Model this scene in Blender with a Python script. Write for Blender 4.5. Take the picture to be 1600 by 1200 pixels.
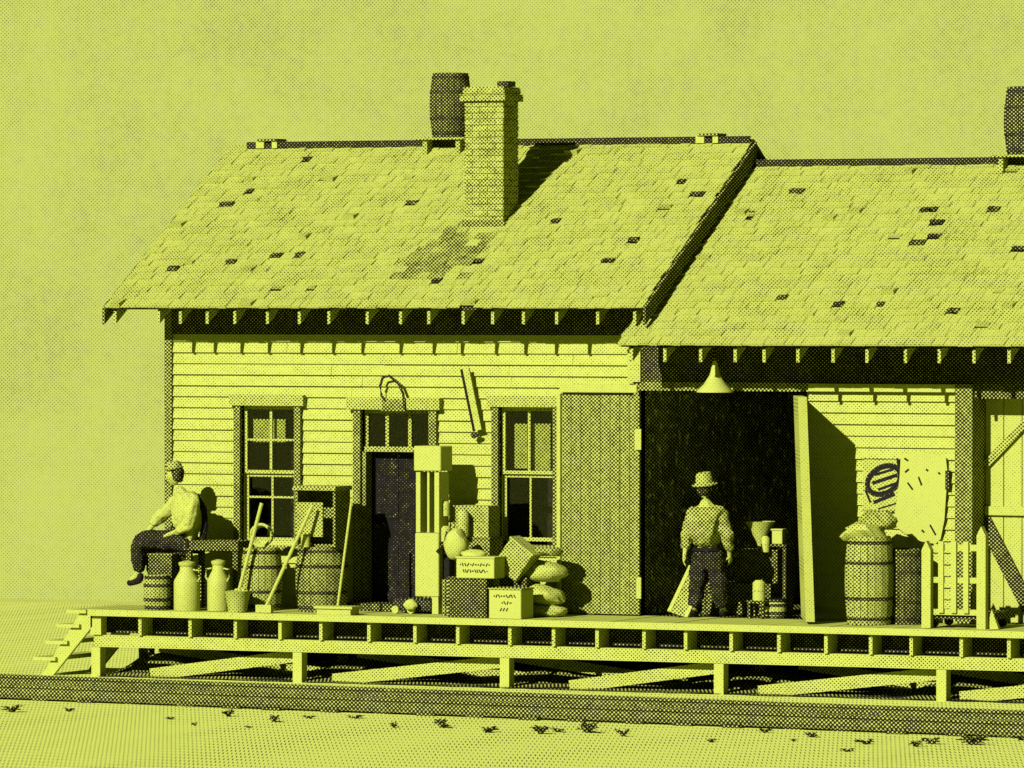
import bpy, bmesh, math, random
from mathutils import Vector, Matrix
R = math.radians
for o in list(bpy.data.objects): bpy.data.objects.remove(o)
S = bpy.context.scene
random.seed(7)

# ------------------------------------------------------------------ camera
F, D, YAW, ZC = 9700.0, 72.4, R(25), 4.41
RT = Vector((math.cos(YAW), math.sin(YAW), 0)); FH = Vector((-math.sin(YAW), math.cos(YAW), 0))
CAM = Vector((4.548, 0, ZC)) - FH * D
pitch = math.atan(128 / F)
FW = (FH * math.cos(pitch) - Vector((0, 0, 1)) * math.sin(pitch)).normalized()
UP = RT.cross(FW).normalized()
cd = bpy.data.cameras.new('camera'); cam = bpy.data.objects.new('camera', cd); S.collection.objects.link(cam)
cd.sensor_width = 36; cd.lens = 36 * F / 1600; cd.clip_end = 3000; cd.clip_start = 1
cam.matrix_world = Matrix((( RT.x, UP.x, -FW.x, CAM.x), (RT.y, UP.y, -FW.y, CAM.y), (RT.z, UP.z, -FW.z, CAM.z), (0, 0, 0, 1)))
S.camera = cam
def W(px, py, Y):
    """world point on the plane y = Y that the photograph shows at (px, py)"""
    d = FW + RT * ((px - 800) / F) + UP * ((600 - py) / F)
    t = (Y - CAM.y) / d.y
    return CAM + d * t
def X(px, Y=0): return W(px, 700, Y).x
def Z(py, Y=0, px=800): return W(px, py, Y).z

# ------------------------------------------------------------------ light
SX, SZ = 0.16, -0.53                       # the sun travels (SX, 1, SZ)
sd = bpy.data.lights.new('sun', 'SUN'); sun = bpy.data.objects.new('sun', sd); S.collection.objects.link(sun)
sd.energy = 4.0; sd.angle = R(0.5); sd.color = (1.0, .97, .90)
sdir = Vector((SX, 1, SZ)).normalized()
sun.rotation_euler = sdir.to_track_quat('-Z', 'Y').to_euler()
elev = math.asin(-sdir.z); azim = math.atan2(-sdir.x, -sdir.y)
S.view_settings.view_transform = 'Standard'; S.view_settings.look = 'None'
S.view_settings.exposure = 1.0; S.view_settings.gamma = 1

LIGHT = (.330, .368, .064, 1); BRIGHT = (.56, .63, .12, 1); DARK = (.0085, .0068, .0055, 1)
PITCH = 4.1 / 134

def N(nt, typ, **kw):
    n = nt.nodes.new(typ)
    for k, v in kw.items(): setattr(n, k, v)
    return n
def math_(nt, op, a, b=None, c=None, clamp=False):
    n = N(nt, 'ShaderNodeMath', operation=op, use_clamp=clamp)
    for i, v in enumerate((a, b, c)):
        if v is None: continue
        if isinstance(v, (int, float)): n.inputs[i].default_value = v
        else: nt.links.new(v, n.inputs[i])
    return n.outputs[0]
def vdot(nt, v, vec):
    n = N(nt, 'ShaderNodeVectorMath', operation='DOT_PRODUCT'); nt.links.new(v, n.inputs[0]); n.inputs[1].default_value = vec
    return n.outputs['Value']
def noise(nt, v, scale, detail=3, rough=.55, stretch=None):
    if stretch:
        m = N(nt, 'ShaderNodeVectorMath', operation='MULTIPLY'); nt.links.new(v, m.inputs[0]); m.inputs[1].default_value = stretch; v = m.outputs[0]
    n = N(nt, 'ShaderNodeTexNoise'); n.inputs['Scale'].default_value = scale; n.inputs['Detail'].default_value = detail
    n.inputs['Roughness'].default_value = rough; nt.links.new(v, n.inputs['Vector'])
    return n.outputs['Fac']
def stipple(nt, u, v, pitch, tone, soft=.30):
    """printed-stipple pattern: returns 0 (dark ink) .. 1 (pale paper)"""
    k = 2 * math.pi / (pitch * math.sqrt(2))
    a = math_(nt, 'COSINE', math_(nt, 'MULTIPLY', math_(nt, 'ADD', u, v), k))
    b = math_(nt, 'COSINE', math_(nt, 'MULTIPLY', math_(nt, 'SUBTRACT', u, v), k))
    g = math_(nt, 'MULTIPLY_ADD', math_(nt, 'ADD', a, b), .25, .5)
    return math_(nt, 'MULTIPLY_ADD', math_(nt, 'SUBTRACT', tone, g), 1 / soft, .5, clamp=True)

# world: the Nishita sky in the one printed colour, with the bright open sky low behind the station
wd = bpy.data.worlds.new('World'); S.world = wd; wd.use_nodes = True
nt = wd.node_tree; nt.nodes.clear()
wo = N(nt, 'ShaderNodeOutputWorld'); bg = N(nt, 'ShaderNodeBackground'); nt.links.new(bg.outputs[0], wo.inputs[0])
sky = N(nt, 'ShaderNodeTexSky', sky_type='NISHITA'); sky.sun_disc = False; sky.sun_elevation = elev; sky.sun_rotation = azim
bw = N(nt, 'ShaderNodeRGBToBW'); nt.links.new(sky.outputs[0], bw.inputs[0])
amb = N(nt, 'ShaderNodeVectorMath', operation='SCALE'); amb.inputs[0].default_value = (.80, .98, .30)
nt.links.new(math_(nt, 'MULTIPLY', bw.outputs[0], .05), amb.inputs['Scale'])
tc = N(nt, 'ShaderNodeTexCoord'); dv = tc.outputs['Generated']
dy = vdot(nt, dv, (0, 1, 0)); dz = vdot(nt, dv, (0, 0, 1))
mr = N(nt, 'ShaderNodeMapRange', interpolation_type='SMOOTHSTEP'); mr.inputs['From Min'].default_value = .45; mr.inputs['From Max'].default_value = .7
nt.links.new(dy, mr.inputs[0])
mz = N(nt, 'ShaderNodeMapRange', interpolation_type='SMOOTHSTEP'); mz.inputs['From Min'].default_value = .30; mz.inputs['From Max'].default_value = .12
nt.links.new(dz, mz.inputs[0])
msk = math_(nt, 'MULTIPLY', mr.outputs[0], mz.outputs[0])
su = math_(nt, 'MULTIPLY', vdot(nt, dv, tuple(RT)), F); sv = math_(nt, 'MULTIPLY', dz, F)
st_t = math_(nt, 'ADD', math_(nt, 'MULTIPLY_ADD', noise(nt, dv, 40, 8, .7), .75, .36), math_(nt, 'MULTIPLY_ADD', noise(nt, dv, 900, 3, .7), .5, -.18))
st = stipple(nt, su, sv, 4.1, st_t, .50)
mx = N(nt, 'ShaderNodeMix', data_type='RGBA'); nt.links.new(st, mx.inputs[0])
mx.inputs[6].default_value = (1.0, 1.02, .45, 1); mx.inputs[7].default_value = (3.22, 3.64, .68, 1)
m2 = N(nt, 'ShaderNodeMix', data_type='RGBA'); nt.links.new(msk, m2.inputs[0]); nt.links.new(amb.outputs[0], m2.inputs[6]); nt.links.new(mx.outputs[2], m2.inputs[7])
nt.links.new(m2.outputs[2], bg.inputs[0]); bg.inputs[1].default_value = .10

# ------------------------------------------------------------------ materials
MATS = {}
def mat(name, tone, var=.12, scale=4, stretch=None, rough=.9, spec=.06, vdir=(0, 0, 1), specks=0, soft=.30, bump=.25, metal=0, light=None, grit=.56, pitch=None):
    if name in MATS: return MATS[name]
    m = bpy.data.materials.new(name); m.use_nodes = True; nt = m.node_tree
    bs = nt.nodes['Principled BSDF']; bs.inputs['Roughness'].default_value = rough
    bs.inputs['Specular IOR Level'].default_value = spec; bs.inputs['Metallic'].default_value = metal
    g = N(nt, 'ShaderNodeNewGeometry'); p = g.outputs['Position']
    n1 = noise(nt, p, scale, 5, .6, stretch)
    t = math_(nt, 'MULTIPLY_ADD', math_(nt, 'SUBTRACT', n1, .5), var * 2.2, tone)
    t = math_(nt, 'MULTIPLY_ADD', math_(nt, 'SUBTRACT', noise(nt, p, 17, 3, .7), .5), grit, t)
    if specks:
        n2 = noise(nt, p, 9, 6, .75)
        t = math_(nt, 'ADD', t, math_(nt, 'MULTIPLY', math_(nt, 'SUBTRACT', n2, .56, clamp=True), specks))
    u = vdot(nt, p, (RT.x, RT.y, 0)); v = vdot(nt, p, vdir)
    f = stipple(nt, u, v, pitch or PITCH, t, soft)
    mx = N(nt, 'ShaderNodeMix', data_type='RGBA'); nt.links.new(f, mx.inputs[0]); mx.inputs[6].default_value = DARK; mx.inputs[7].default_value = light or LIGHT
    nt.links.new(mx.outputs[2], bs.inputs['Base Color'])
    if bump:
        b = N(nt, 'ShaderNodeBump'); b.inputs['Strength'].default_value = bump; b.inputs['Distance'].default_value = .01
        nt.links.new(noise(nt, p, scale * 6, 4, .6, stretch), b.inputs['Height']); nt.links.new(b.outputs[0], bs.inputs['Normal'])
    MATS[name] = m
    return m
M = dict(
    ground=mat('pale_ground', .84, .20, 1.1, vdir=(0, .062, 1), rough=1, spec=0, light=BRIGHT, stretch=(1, .12, 1), grit=.95),
    hill=mat('hill_soil', .88, .30, .5, rough=1, spec=0, pitch=PITCH*1.25), hill2=mat('far_hill_soil', .84, .30, .12, rough=1, spec=0, pitch=PITCH*1.7, grit=.2, light=(.385, .465, .078, 1)),
    clap=mat('painted_clapboard', .85, .20, 2.2, (1, 1, 6)),
    trim=mat('dark_trim', .41, .10, 3, (3, 3, .6)),
    trimlite=mat('worn_trim', .66, .12, 3, (1, 3, 3)),
    shingle=mat('weathered_shingle', .82, .34, 2.4, (1, .6, 2.4), grit=.6),
    shingle_d=mat('damaged_shingle', .22, .4, 9, grit=1.3),
    shingle_s=mat('sooty_shingle', .52, .4, 4), tar=mat('ridge_tar', .10, .1, 4), rake=mat('rake_board', .30, .12, 3),
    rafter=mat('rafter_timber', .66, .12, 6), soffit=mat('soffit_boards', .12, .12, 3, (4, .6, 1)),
    inside=mat('painted_interior_shade', .22, .25, 2.5, specks=8.0, light=(.75, .85, .25, 1)), floor_in=mat('interior_floor', .08, .1, 3),  # interior walls and floor coloured dark in place of room shade
    brick=mat('limed_brick', .60, .36, 7, (1, 1, 2)), 
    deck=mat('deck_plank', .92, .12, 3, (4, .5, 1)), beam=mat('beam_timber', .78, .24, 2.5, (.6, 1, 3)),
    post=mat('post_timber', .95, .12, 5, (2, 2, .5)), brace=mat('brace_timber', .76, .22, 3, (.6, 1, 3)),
    leaf=mat('door_boards', .47, .13, 4, (9, 9, .35)), leafedge=mat('door_edge', .92, .10, 5),
    paledoor=mat('pale_door_boards', .92, .10, 4, (6, 6, .4)),
    white=mat('white_enamel', .97, .05, 4, rough=.5), paper=mat('white_paper', 1.02, .05, 4),
    pale=mat('pale_wood', .95, .10, 6), mid=mat('mid_wood', .58, .16, 5), midd=mat('brown_wood', .42, .16, 5),
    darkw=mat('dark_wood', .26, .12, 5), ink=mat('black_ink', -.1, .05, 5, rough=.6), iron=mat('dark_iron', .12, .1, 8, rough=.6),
    rail=mat('rusty_rail', .33, .10, 3, (.3, 1, 4), rough=.7), railtop=mat('worn_rail_head', .62, .10, 3, rough=.5),
    tie=mat('old_sleeper', .28, .2, 6), sack=mat('burlap', .80, .18, 8), skin=mat('skin', .84, .10, 10),
    shirt=mat('white_shirt', .92, .10, 7), dusty=mat('worn_work_shirt', .86, .20, 5), trousers=mat('dark_trousers', .04, .14, 9), hair=mat('dark_hair', .15, .15, 20),
    hat=mat('felt_hat', .60, .16, 8), can=mat('tin', .93, .10, 5, rough=.5), bucket=mat('dull_tin', .74, .14, 6), weed=mat('dry_weed', .25, .2, 9),
    blind=mat('window_blind', .52, .12, 6), shade_board=mat('painted_shade', .16, .14, 4), inside_d=mat('painted_room_shade', -.12, .1, 3, specks=1.5), deck_shade=mat('painted_shade_soil', .34, .5, 1.6, (.5, 1, 1)), oldpaper=mat('old_paper', .80, .2, 9), muntin=mat('muntin', .74, .1, 6),  # eave, room and under-deck shade put into three dark tones
    jacket=mat('faded_work_shirt', .53, .24, 5), cbrick=mat('sooty_brick', .30, .3, 7),
)
gm = bpy.data.materials.new('window_glass'); gm.use_nodes = True; nt = gm.node_tree; nt.nodes.clear()
o_ = N(nt, 'ShaderNodeOutputMaterial'); mx_ = N(nt, 'ShaderNodeMixShader'); mx_.inputs[0].default_value = .025
tr_ = N(nt, 'ShaderNodeBsdfTransparent'); tr_.inputs[0].default_value = (.96, .97, .9, 1); gl_ = N(nt, 'ShaderNodeBsdfGlossy'); gl_.inputs['Roughness'].default_value = .05
nt.links.new(tr_.outputs[0], mx_.inputs[1]); nt.links.new(gl_.outputs[0], mx_.inputs[2]); nt.links.new(mx_.outputs[0], o_.inputs[0]); M['glass'] = gm

# ------------------------------------------------------------------ helpers
COL = S.collection
def nb(): return bmesh.new()
def box(bm, x0, x1, y0, y1, z0, z1):
    if x1 < x0: x0, x1 = x1, x0
    if y1 < y0: y0, y1 = y1, y0
    if z1 < z0: z0, z1 = z1, z0
    v = [bm.verts.new(p) for p in ((x0,y0,z0),(x1,y0,z0),(x1,y1,z0),(x0,y1,z0),(x0,y0,z1),(x1,y0,z1),(x1,y1,z1),(x0,y1,z1))]
    for f in ((3,2,1,0),(4,5,6,7),(0,1,5,4),(1,2,6,5),(2,3,7,6),(3,0,4,7)): bm.faces.new([v[i] for i in f])
    return v
def obox(bm, c, ax, ay, az):
    """box about centre c with half-axis vectors"""
    c, ax, ay, az = map(Vector, (c, ax, ay, az))
    v = [bm.verts.new(c + sx*ax + sy*ay + sz*az) for sz in (-1, 1) for sx, sy in ((-1,-1),(1,-1),(1,1),(-1,1))]
    for f in ((3,2,1,0),(4,5,6,7),(0,1,5,4),(1,2,6,5),(2,3,7,6),(3,0,4,7)): bm.faces.new([v[i] for i in f])
def bar(bm, a, b, w, h, up=(0, 0, 1)):
    a, b = Vector(a), Vector(b); d = (b - a); L = d.length; d.normalize(); s = d.cross(Vector(up))
    if s.length < 1e-4: s = Vector((1, 0, 0))
    s.normalize(); u = s.cross(d)
    obox(bm, (a + b) / 2, d * L / 2, s * w / 2, u * h / 2)
def prism(bm, pts, y0, y1):
    """polygon of (x, z) given thickness from y0 to y1"""
    a = [bm.verts.new((x, y0, z)) for x, z in pts]; b = [bm.verts.new((x, y1, z)) for x, z in pts]
    bm.faces.new(a); bm.faces.new(b[::-1]); n = len(pts)
    for i in range(n): bm.faces.new((a[i], b[i], b[(i+1) % n], a[(i+1) % n]))
def lathe(bm, prof, c, n=24, axis=None):
    rings = []
    for r, z in prof: rings.append([bm.verts.new((r*math.cos(2*math.pi*i/n), r*math.sin(2*math.pi*i/n), z)) for i in range(n)])
    for a, b in zip(rings, rings[1:]):
        for i in range(n): bm.faces.new((a[i], a[(i+1)%n], b[(i+1)%n], b[i]))
    bm.faces.new(rings[0][::-1]); bm.faces.new(rings[-1])
    vs = [v for r in rings for v in r]
    mtx = Matrix.Translation(c) @ (Vector(axis).to_track_quat('Z', 'Y').to_matrix().to_4x4() if axis else Matrix())
    for v in vs: v.co = mtx @ v.co
    return vs
def tube(bm, pts, r, n=8, closed=False):
    pts = [Vector(p) for p in pts]; rings = []; m = len(pts)
    rr = r if isinstance(r, (list, tuple)) else [r] * m
    for i, p in enumerate(pts):
        a = pts[(i-1) % m] if (closed or i > 0) else p; b = pts[(i+1) % m] if (closed or i < m-1) else p
        d = (b - a).normalized(); s = d.cross(Vector((0, 0, 1)))
        if s.length < .05: s = d.cross(Vector((0, 1, 0)))
        s.normalize(); u = s.cross(d)
        rings.append([bm.verts.new(p + rr[i] * (s*math.cos(2*math.pi*k/n) + u*math.sin(2*math.pi*k/n))) for k in range(n)])
    prs = list(zip(rings, rings[1:])) + ([(rings[-1], rings[0])] if closed else [])
    for a, b in prs:
        for k in range(n): bm.faces.new((a[k], a[(k+1)%n], b[(k+1)%n], b[k]))
    if not closed: bm.faces.new(rings[0][::-1]); bm.faces.new(rings[-1])
def blob(bm, c, r, seed=0, amp=.12, sub=3, rot=0):
    rnd = random.Random(seed); ph = [rnd.uniform(0, 6.28) for _ in range(6)]
    q = bmesh.ops.create_icosphere(bm, subdivisions=sub, radius=1)['verts']
    rm = Matrix.Rotation(rot, 3, 'Y')
    for v in q:
        p = v.co.copy(); k = 1 + amp * (math.sin(3*p.x+ph[0]) * math.cos(4*p.z+ph[1]) + .6*math.sin(7*p.x+5*p.z+ph[2]) + .4*math.sin(9*p.y+6*p.z+ph[3]))
        p = Vector((abs(p.x)**.8*math.copysign(1, p.x), p.y, abs(p.z)**.85*math.copysign(1, p.z)))
        v.co = Vector(c) + rm @ Vector((p.x*r[0]*k, p.y*r[1]*k, p.z*r[2]*k))
def root(name, loc, label, cat, group=None):
    o = bpy.data.objects.new(name, None); COL.objects.link(o); o.location = loc; o.empty_display_size = .2
    o['label'] = label; o['category'] = cat
    if group: o['group'] = group
    return o
def wloc(o):
    v = Vector(o.location)
    while o.parent: o = o.parent; v += Vector(o.location)
    return v
def part(name, bm, m, parent=None, smooth=False, label=None, bevel=0, mats=None):
    bmesh.ops.recalc_face_normals(bm, faces=bm.faces)
    if bevel: bmesh.ops.bevel(bm, geom=bm.edges[:], offset=bevel, segments=1, affect='EDGES')
    if parent:
        w = wloc(parent)
        for v in bm.verts: v.co -= w
    me = bpy.data.meshes.new(name); bm.to_mesh(me); bm.free()
    for mm in (mats or [m]): me.materials.append(mm)
    if smooth:
        for p in me.polygons: p.use_smooth = True
        me.set_sharp_from_angle(angle=R(40))
    o = bpy.data.objects.new(name, me); COL.objects.link(o)
    if parent: o.parent = parent
    if label: o['label'] = label
    return o
def solo(o, label, cat, group=None):
    o['label'] = label; o['category'] = cat
    if group: o['group'] = group
    return o
def B(*boxes):
    bm = nb()
    for b in boxes: box(bm, *b)
    return bm

# ------------------------------------------------------------------ key measures
ZP = .79                                   # deck level
YE = -1.5                                  # front edge of the deck
Y1, Y2, YR = -.75, -.98, 2.5               # eaves of the two roofs, ridge line
XL = X(262); XR1 = X(1000)                 # front wall of the station end
A1 = W(165, 477, Y1); A2 = W(1006, 479, Y1)
rx0, rx1, ze1 = A1.x, A2.x, (A1.z + A2.z) / 2
zr1 = W(770, 224, YR).z
B1 = W(966, 536, Y2); rx2, ze2 = B1.x, B1.z
rx3 = X(1760, Y2)
tanp = (zr1 - ze1) / (YR - Y1)
zr2 = ze2 + tanp * (YR - Y2)
YB = 2 * YR                                # back wall
XEND = X(1740)

# ------------------------------------------------------------------ ground, hill
bm = nb()
# the depot stands on a level bench of land; behind it the ground falls away to the valley
prof = [(-900, 0), (-60, 0), (14, 0), (16, -.06), (18, -.30), (22, -1.0), (30, -2.4), (60, -7.5), (900, -140)]
rows = [[bm.verts.new((x, y, z)) for x in (-900, -60, 60, 900)] for y, z in prof]
for a, b in zip(rows, rows[1:]):
    for i in range(3): bm.faces.new((a[i], a[i+1], b[i+1], b[i]))
g = part('ground', bm, M['ground']); g['kind'] = 'structure'
# ------------------------------------------------------------------ railway track
tk = root('railway_track', (12, -5.0, 0), 'dark iron railway track running along the front of the platform', 'railway track'); tk.rotation_euler.z = -R(4.6)
YF = -5.0
for k, y in enumerate((YF, YF - 1.46)):
    bm = nb(); prof = [(-.075,.03),(.075,.03),(.075,.05),(.018,.065),(.018,.165),(.04,.175),(.04,.215),(-.04,.215),(-.04,.175),(-.018,.165),(-.018,.065),(-.075,.05)]
    a = [bm.verts.new((-30, y + p, z)) for p, z in prof]; b = [bm.verts.new((34, y + p, z)) for p, z in prof]
    for v in a + b: v.co.z *= .80
    n = len(prof); bm.faces.new(a); bm.faces.new(b[::-1])
    for i in range(n): bm.faces.new((a[i], b[i], b[(i+1)%n], a[(i+1)%n]))
    r_ = part('rail', bm, M['rail'], tk)
rnd = random.Random(5)
for i in range(40):
    x = -9 + i * .62 + rnd.uniform(-.05, .05)
    bm = B((x - .11, x + .11, YF - 1.54 + rnd.uniform(-.10, .03), YF + .55, -.08, .035 + rnd.uniform(-.006, .008)))
    part('sleeper', bm, M['tie'], tk, bevel=.012)

# ------------------------------------------------------------------ platform
pf = root('station_platform', (5, -1.4, 0), 'long raised plank platform on short posts and braces in front of the depot', 'platform')
px0 = X(143, YE); px1 = X(1760, YE)
bm = nb(); x = px0; rnd = random.Random(8)
while x < px1:
    w = .19
    box(bm, x, x + w - .008, YE, -.001, ZP - .05 + rnd.uniform(-.004, 0), ZP + rnd.uniform(-.006, 0)); x += w
part('deck', bm, M['deck'], pf)
part('edge_board', B((px0 - .03, px1, YE - .05, YE - .003, ZP - .07, ZP + .004)), M['deck'], pf)
# the piece of deck beyond the corner of the building
x = px0
bm = nb()
while x < XL - .1:
    box(bm, x, x + .18, .002, 1.6, ZP - .05, ZP - rnd.uniform(0, .006)); x += .19
part('deck', bm, M['deck'], pf, label='plank deck running on past the building corner')
for px in list(range(222, 1740, 71)):
    x = X(px + rnd.uniform(-6, 6), YE)
    part('joist', B((x - .021, x + .021, YE + .015, -.02, ZP - .295, ZP - .053)), M['beam'], pf)
zs1, zs0 = ZP - .30, ZP - .44
part('joist_shade_strip', B((px0 + .02, px1, YE + .30, YE + .33, ZP - .285, ZP - .055)), M['shade_board'], pf)  # dark strip behind the joist ends stands for shade
part('stringer_beam', B((px0, px1, YE + .05, YE + .17, zs0, zs1)), M['beam'], pf)
part('stringer_beam', B((px0, px1, -.28, -.16, zs0, zs1)), M['darkw'], pf, label='rear stringer beam with shade put into its dark colour')  # rear timbers take darker wood tones in place of shade
posts = [148, 463, 787, 1122, 1470, 1800]
for px in posts:
    x = X(px, YE)
    part('post', B((x - .058, x + .058, YE + .02, YE + .16, -.1, zs0 - .003)), M['post'], pf)
    part('post', B((x - .07, x + .07, -.29, -.15, -.1, zs0 - .003)), M['darkw'], pf, label='rear post coloured dark in place of shade')
x = X(148, YE); part('corner_post', B((x - .07, x + .07, YE + .02, YE + .16, zs1 + .003, ZP - .073)), M['post'], pf)
for a, b in ((235, 458), (520, 782), (890, 1117), (1185, 1465), (1500, 1795)):
    bm = nb(); p = W(a, 1066 + a * .016, YE + .22); q = W(b, 1006 + b * .019, YE + .22)
    bar(bm, (p.x, YE + .24, .03), (q.x, YE + .24, zs0 - .06), .14, .05, (0, 1, 0)); part('brace', bm, M['brace'], pf)
for a, b in ((250, 440), (560, 770), (800, 1000), (1250, 1440), (1480, 1700)):
    bm = nb(); bar(bm, (X(a, -.5), -.5, zs0 - .04), (X(b + 60, -.5), -.5, .06), .12, .05, (0, 1, 0)); part('brace', bm, M['mid'], pf, label='rear brace leaning the other way, toned down for shade')
# earth banked up under the deck, shade put into its dark colour
bm = nb(); nx = 90
rows = []
for y, hh in ((YE + .0, .012), (-.9, .03), (-.6, .10), (-.25, .17), (-.02, .20)):
    rows.append([bm.verts.new((px0 + (px1 - px0) * i / nx, y + rnd.uniform(-.05, .05), max(.006, hh * (1 + .35 * math.sin(i * .7) + rnd.uniform(-.2, .2)) - .004))) for i in range(nx + 1)])
for a, b in zip(rows, rows[1:]):
    for i in range(nx): bm.faces.new((a[i], a[i+1], b[i+1], b[i]))
eb = part('ground', bm, M['deck_shade'], smooth=True); eb['kind'] = 'structure'

# steps at the left end
stp = root('wooden_steps', (X(100, YE), YE + .5, 0), 'short flight of open wooden steps at the left end of the platform', 'steps')
sx1 = X(140, YE); sx0 = X(66, YE)
for y in (YE + .02, YE + 1.15):
    bm = nb(); prism(bm, [(sx0 - .02, 0), (sx0 + .13, 0), (sx1 + .02, ZP - .20), (sx1 + .02, ZP - .012), (sx1 - .12, ZP - .012)], y, y + .05); part('stringer', bm, M['pale'], stp)
for i in range(3):
    zz = ZP * (i + 1) / 4 + .02; xx = sx0 + (sx1 - sx0) * (i + 1) / 4 - .10
    part('tread', B((xx - .17, xx + .13, YE - .03, YE + 1.23, zz - .04, zz)), M['pale'], stp)
part('tread', B((sx1 - .30, sx1 - .035, YE - .03, YE + 1.23, ZP - .045, ZP - .005)), M['pale'], stp)

# ------------------------------------------------------------------ the depot
bd = root('railway_depot', (5, 1, 0), 'weathered clapboard railway depot with two shingled roofs, a brick chimney and an open freight doorway', 'building')
def rect(p0, p1, q0, q1, Y=0): return (X(p0, Y), X(p1, Y), Z(q1, Y, (p0+p1)/2), Z(q0, Y, (p0+p1)/2))   # x0,x1,z0,z1
OP_W1 = rect(380, 464, 634, 846); OP_D = rect(568, 674, 640, 950); OP_D = (OP_D[0], OP_D[1], ZP, OP_D[3])
OP_W2 = rect(783, 868, 636, 846); OP_F = rect(1003, 1262, 611, 975); OP_F = (OP_F[0], OP_F[1], ZP, OP_F[3])
xw_end = X(1500)
openings = [OP_W1, OP_D, OP_W2, OP_F]
lap = 17.6 / 134
bm = nb(); z = ZP; ztop = ze1 + tanp * (-Y1) - .09
rnd = random.Random(2)
while z < ztop:
    z1 = min(z + lap, ztop); cuts = [(XL, xw_end)]
    for ox0, ox1, oz0, oz1 in openings:
        if z1 > oz0 + .02 and z < oz1 - .02:
            nc = []
            for a, b in cuts:
                if ox0 > a: nc.append((a, min(b, ox0)))
                if ox1 < b: nc.append((max(a, ox1), b))
            cuts = [c for c in nc if c[1] - c[0] > .001]
    top2 = ze2 + tanp * (-Y2) - .09
    for a, b in cuts:
        if z1 > top2: b = min(b, XR1)
        if b <= a: continue
        # break long courses into boards with slightly uneven butts
        xs = [a]
        while xs[-1] + 3.2 < b: xs.append(xs[-1] + rnd.uniform(1.6, 3.0))
        xs.append(b)
        for c, d in zip(xs, xs[1:]):
            e = rnd.uniform(-.004, .006)
            vs = [bm.verts.new(p) for p in ((c+.002, -.040+e, z), (d-.002, -.040+e+rnd.uniform(-.003,.003), z), (d-.002, .10, z), (c+.002, .10, z),
                                            (c+.002, -.008, z1), (d-.002, -.008, z1), (d-.002, .10, z1), (c+.002, .10, z1))]
            for f in ((3,2,1,0),(4,5,6,7),(0,1,5,4),(1,2,6,5),(2,3,7,6),(3,0,4,7)): bm.faces.new([vs[i] for i in f])
    z = z1
part('front_wall', bm, M['clap'], bd)
part('corner_board', B((XL - .01, XL + .085, -.06, .12, ZP, ze1 + .3)), M['trim'], bd)
part('eave_shade_board', B((XL + .086, XR1 + .0, -.062, -.041, ze1 - .34, ze1 + .36)), M['shade_board'], bd)  # dark band sized to the eave shadow, shade as board colour
# other walls
def gable(x0, x1, ze, zr, ytop_front):
    bm = nb(); pts = [(.101, ZP), (YB, ZP), (YB, ze - tanp * (-Y1) * 0 + .30), (YR, zr - .10), (.101, ze + .30)]
    a = [bm.verts.new((x0, y, z)) for y, z in pts]; b = [bm.verts.new((x1, y, z)) for y, z in pts]; n = 5
    bm.faces.new(a); bm.faces.new(b[::-1])
    for i in range(n): bm.faces.new((a[i], b[i], b[(i+1)%n], a[(i+1)%n]))
    return bm
part('side_wall', gable(XL, XL + .1, ze1, zr1, 0), M['clap'], bd)
part('side_wall', gable(XR1 - .06, XR1 + .04, ze1, zr1, 0), M['inside'], bd, label='shade-toned partition wall between waiting room and freight room')
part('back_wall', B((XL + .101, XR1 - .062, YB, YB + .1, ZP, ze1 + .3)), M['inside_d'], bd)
part('partition', B((XL + .101, XR1 - .062, .9, .95, ZP, ze1 + .3)), M['inside_d'], bd)  # black sheet close behind the panes, added for room darkness
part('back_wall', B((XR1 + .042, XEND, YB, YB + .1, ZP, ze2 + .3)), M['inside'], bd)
part('side_wall', gable(XEND, XEND + .1, ze2, zr2, 0), M['clap'], bd)
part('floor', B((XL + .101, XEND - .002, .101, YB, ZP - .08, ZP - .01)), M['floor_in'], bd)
# skirt as a black sheet, added to keep the space under the floor dark
part('underfloor_shade', B((XL, XEND, .01, .06, -.1, ZP - .09)), M['ink'], bd, label='black sheet standing in for shade under the floor')
part('side_wall', B((X(1290, .3), X(1290, .3) + .08, .12, YB, ZP, ze2 + .3)), M['inside'], bd, label='inner partition right of the freight doorway')

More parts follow.
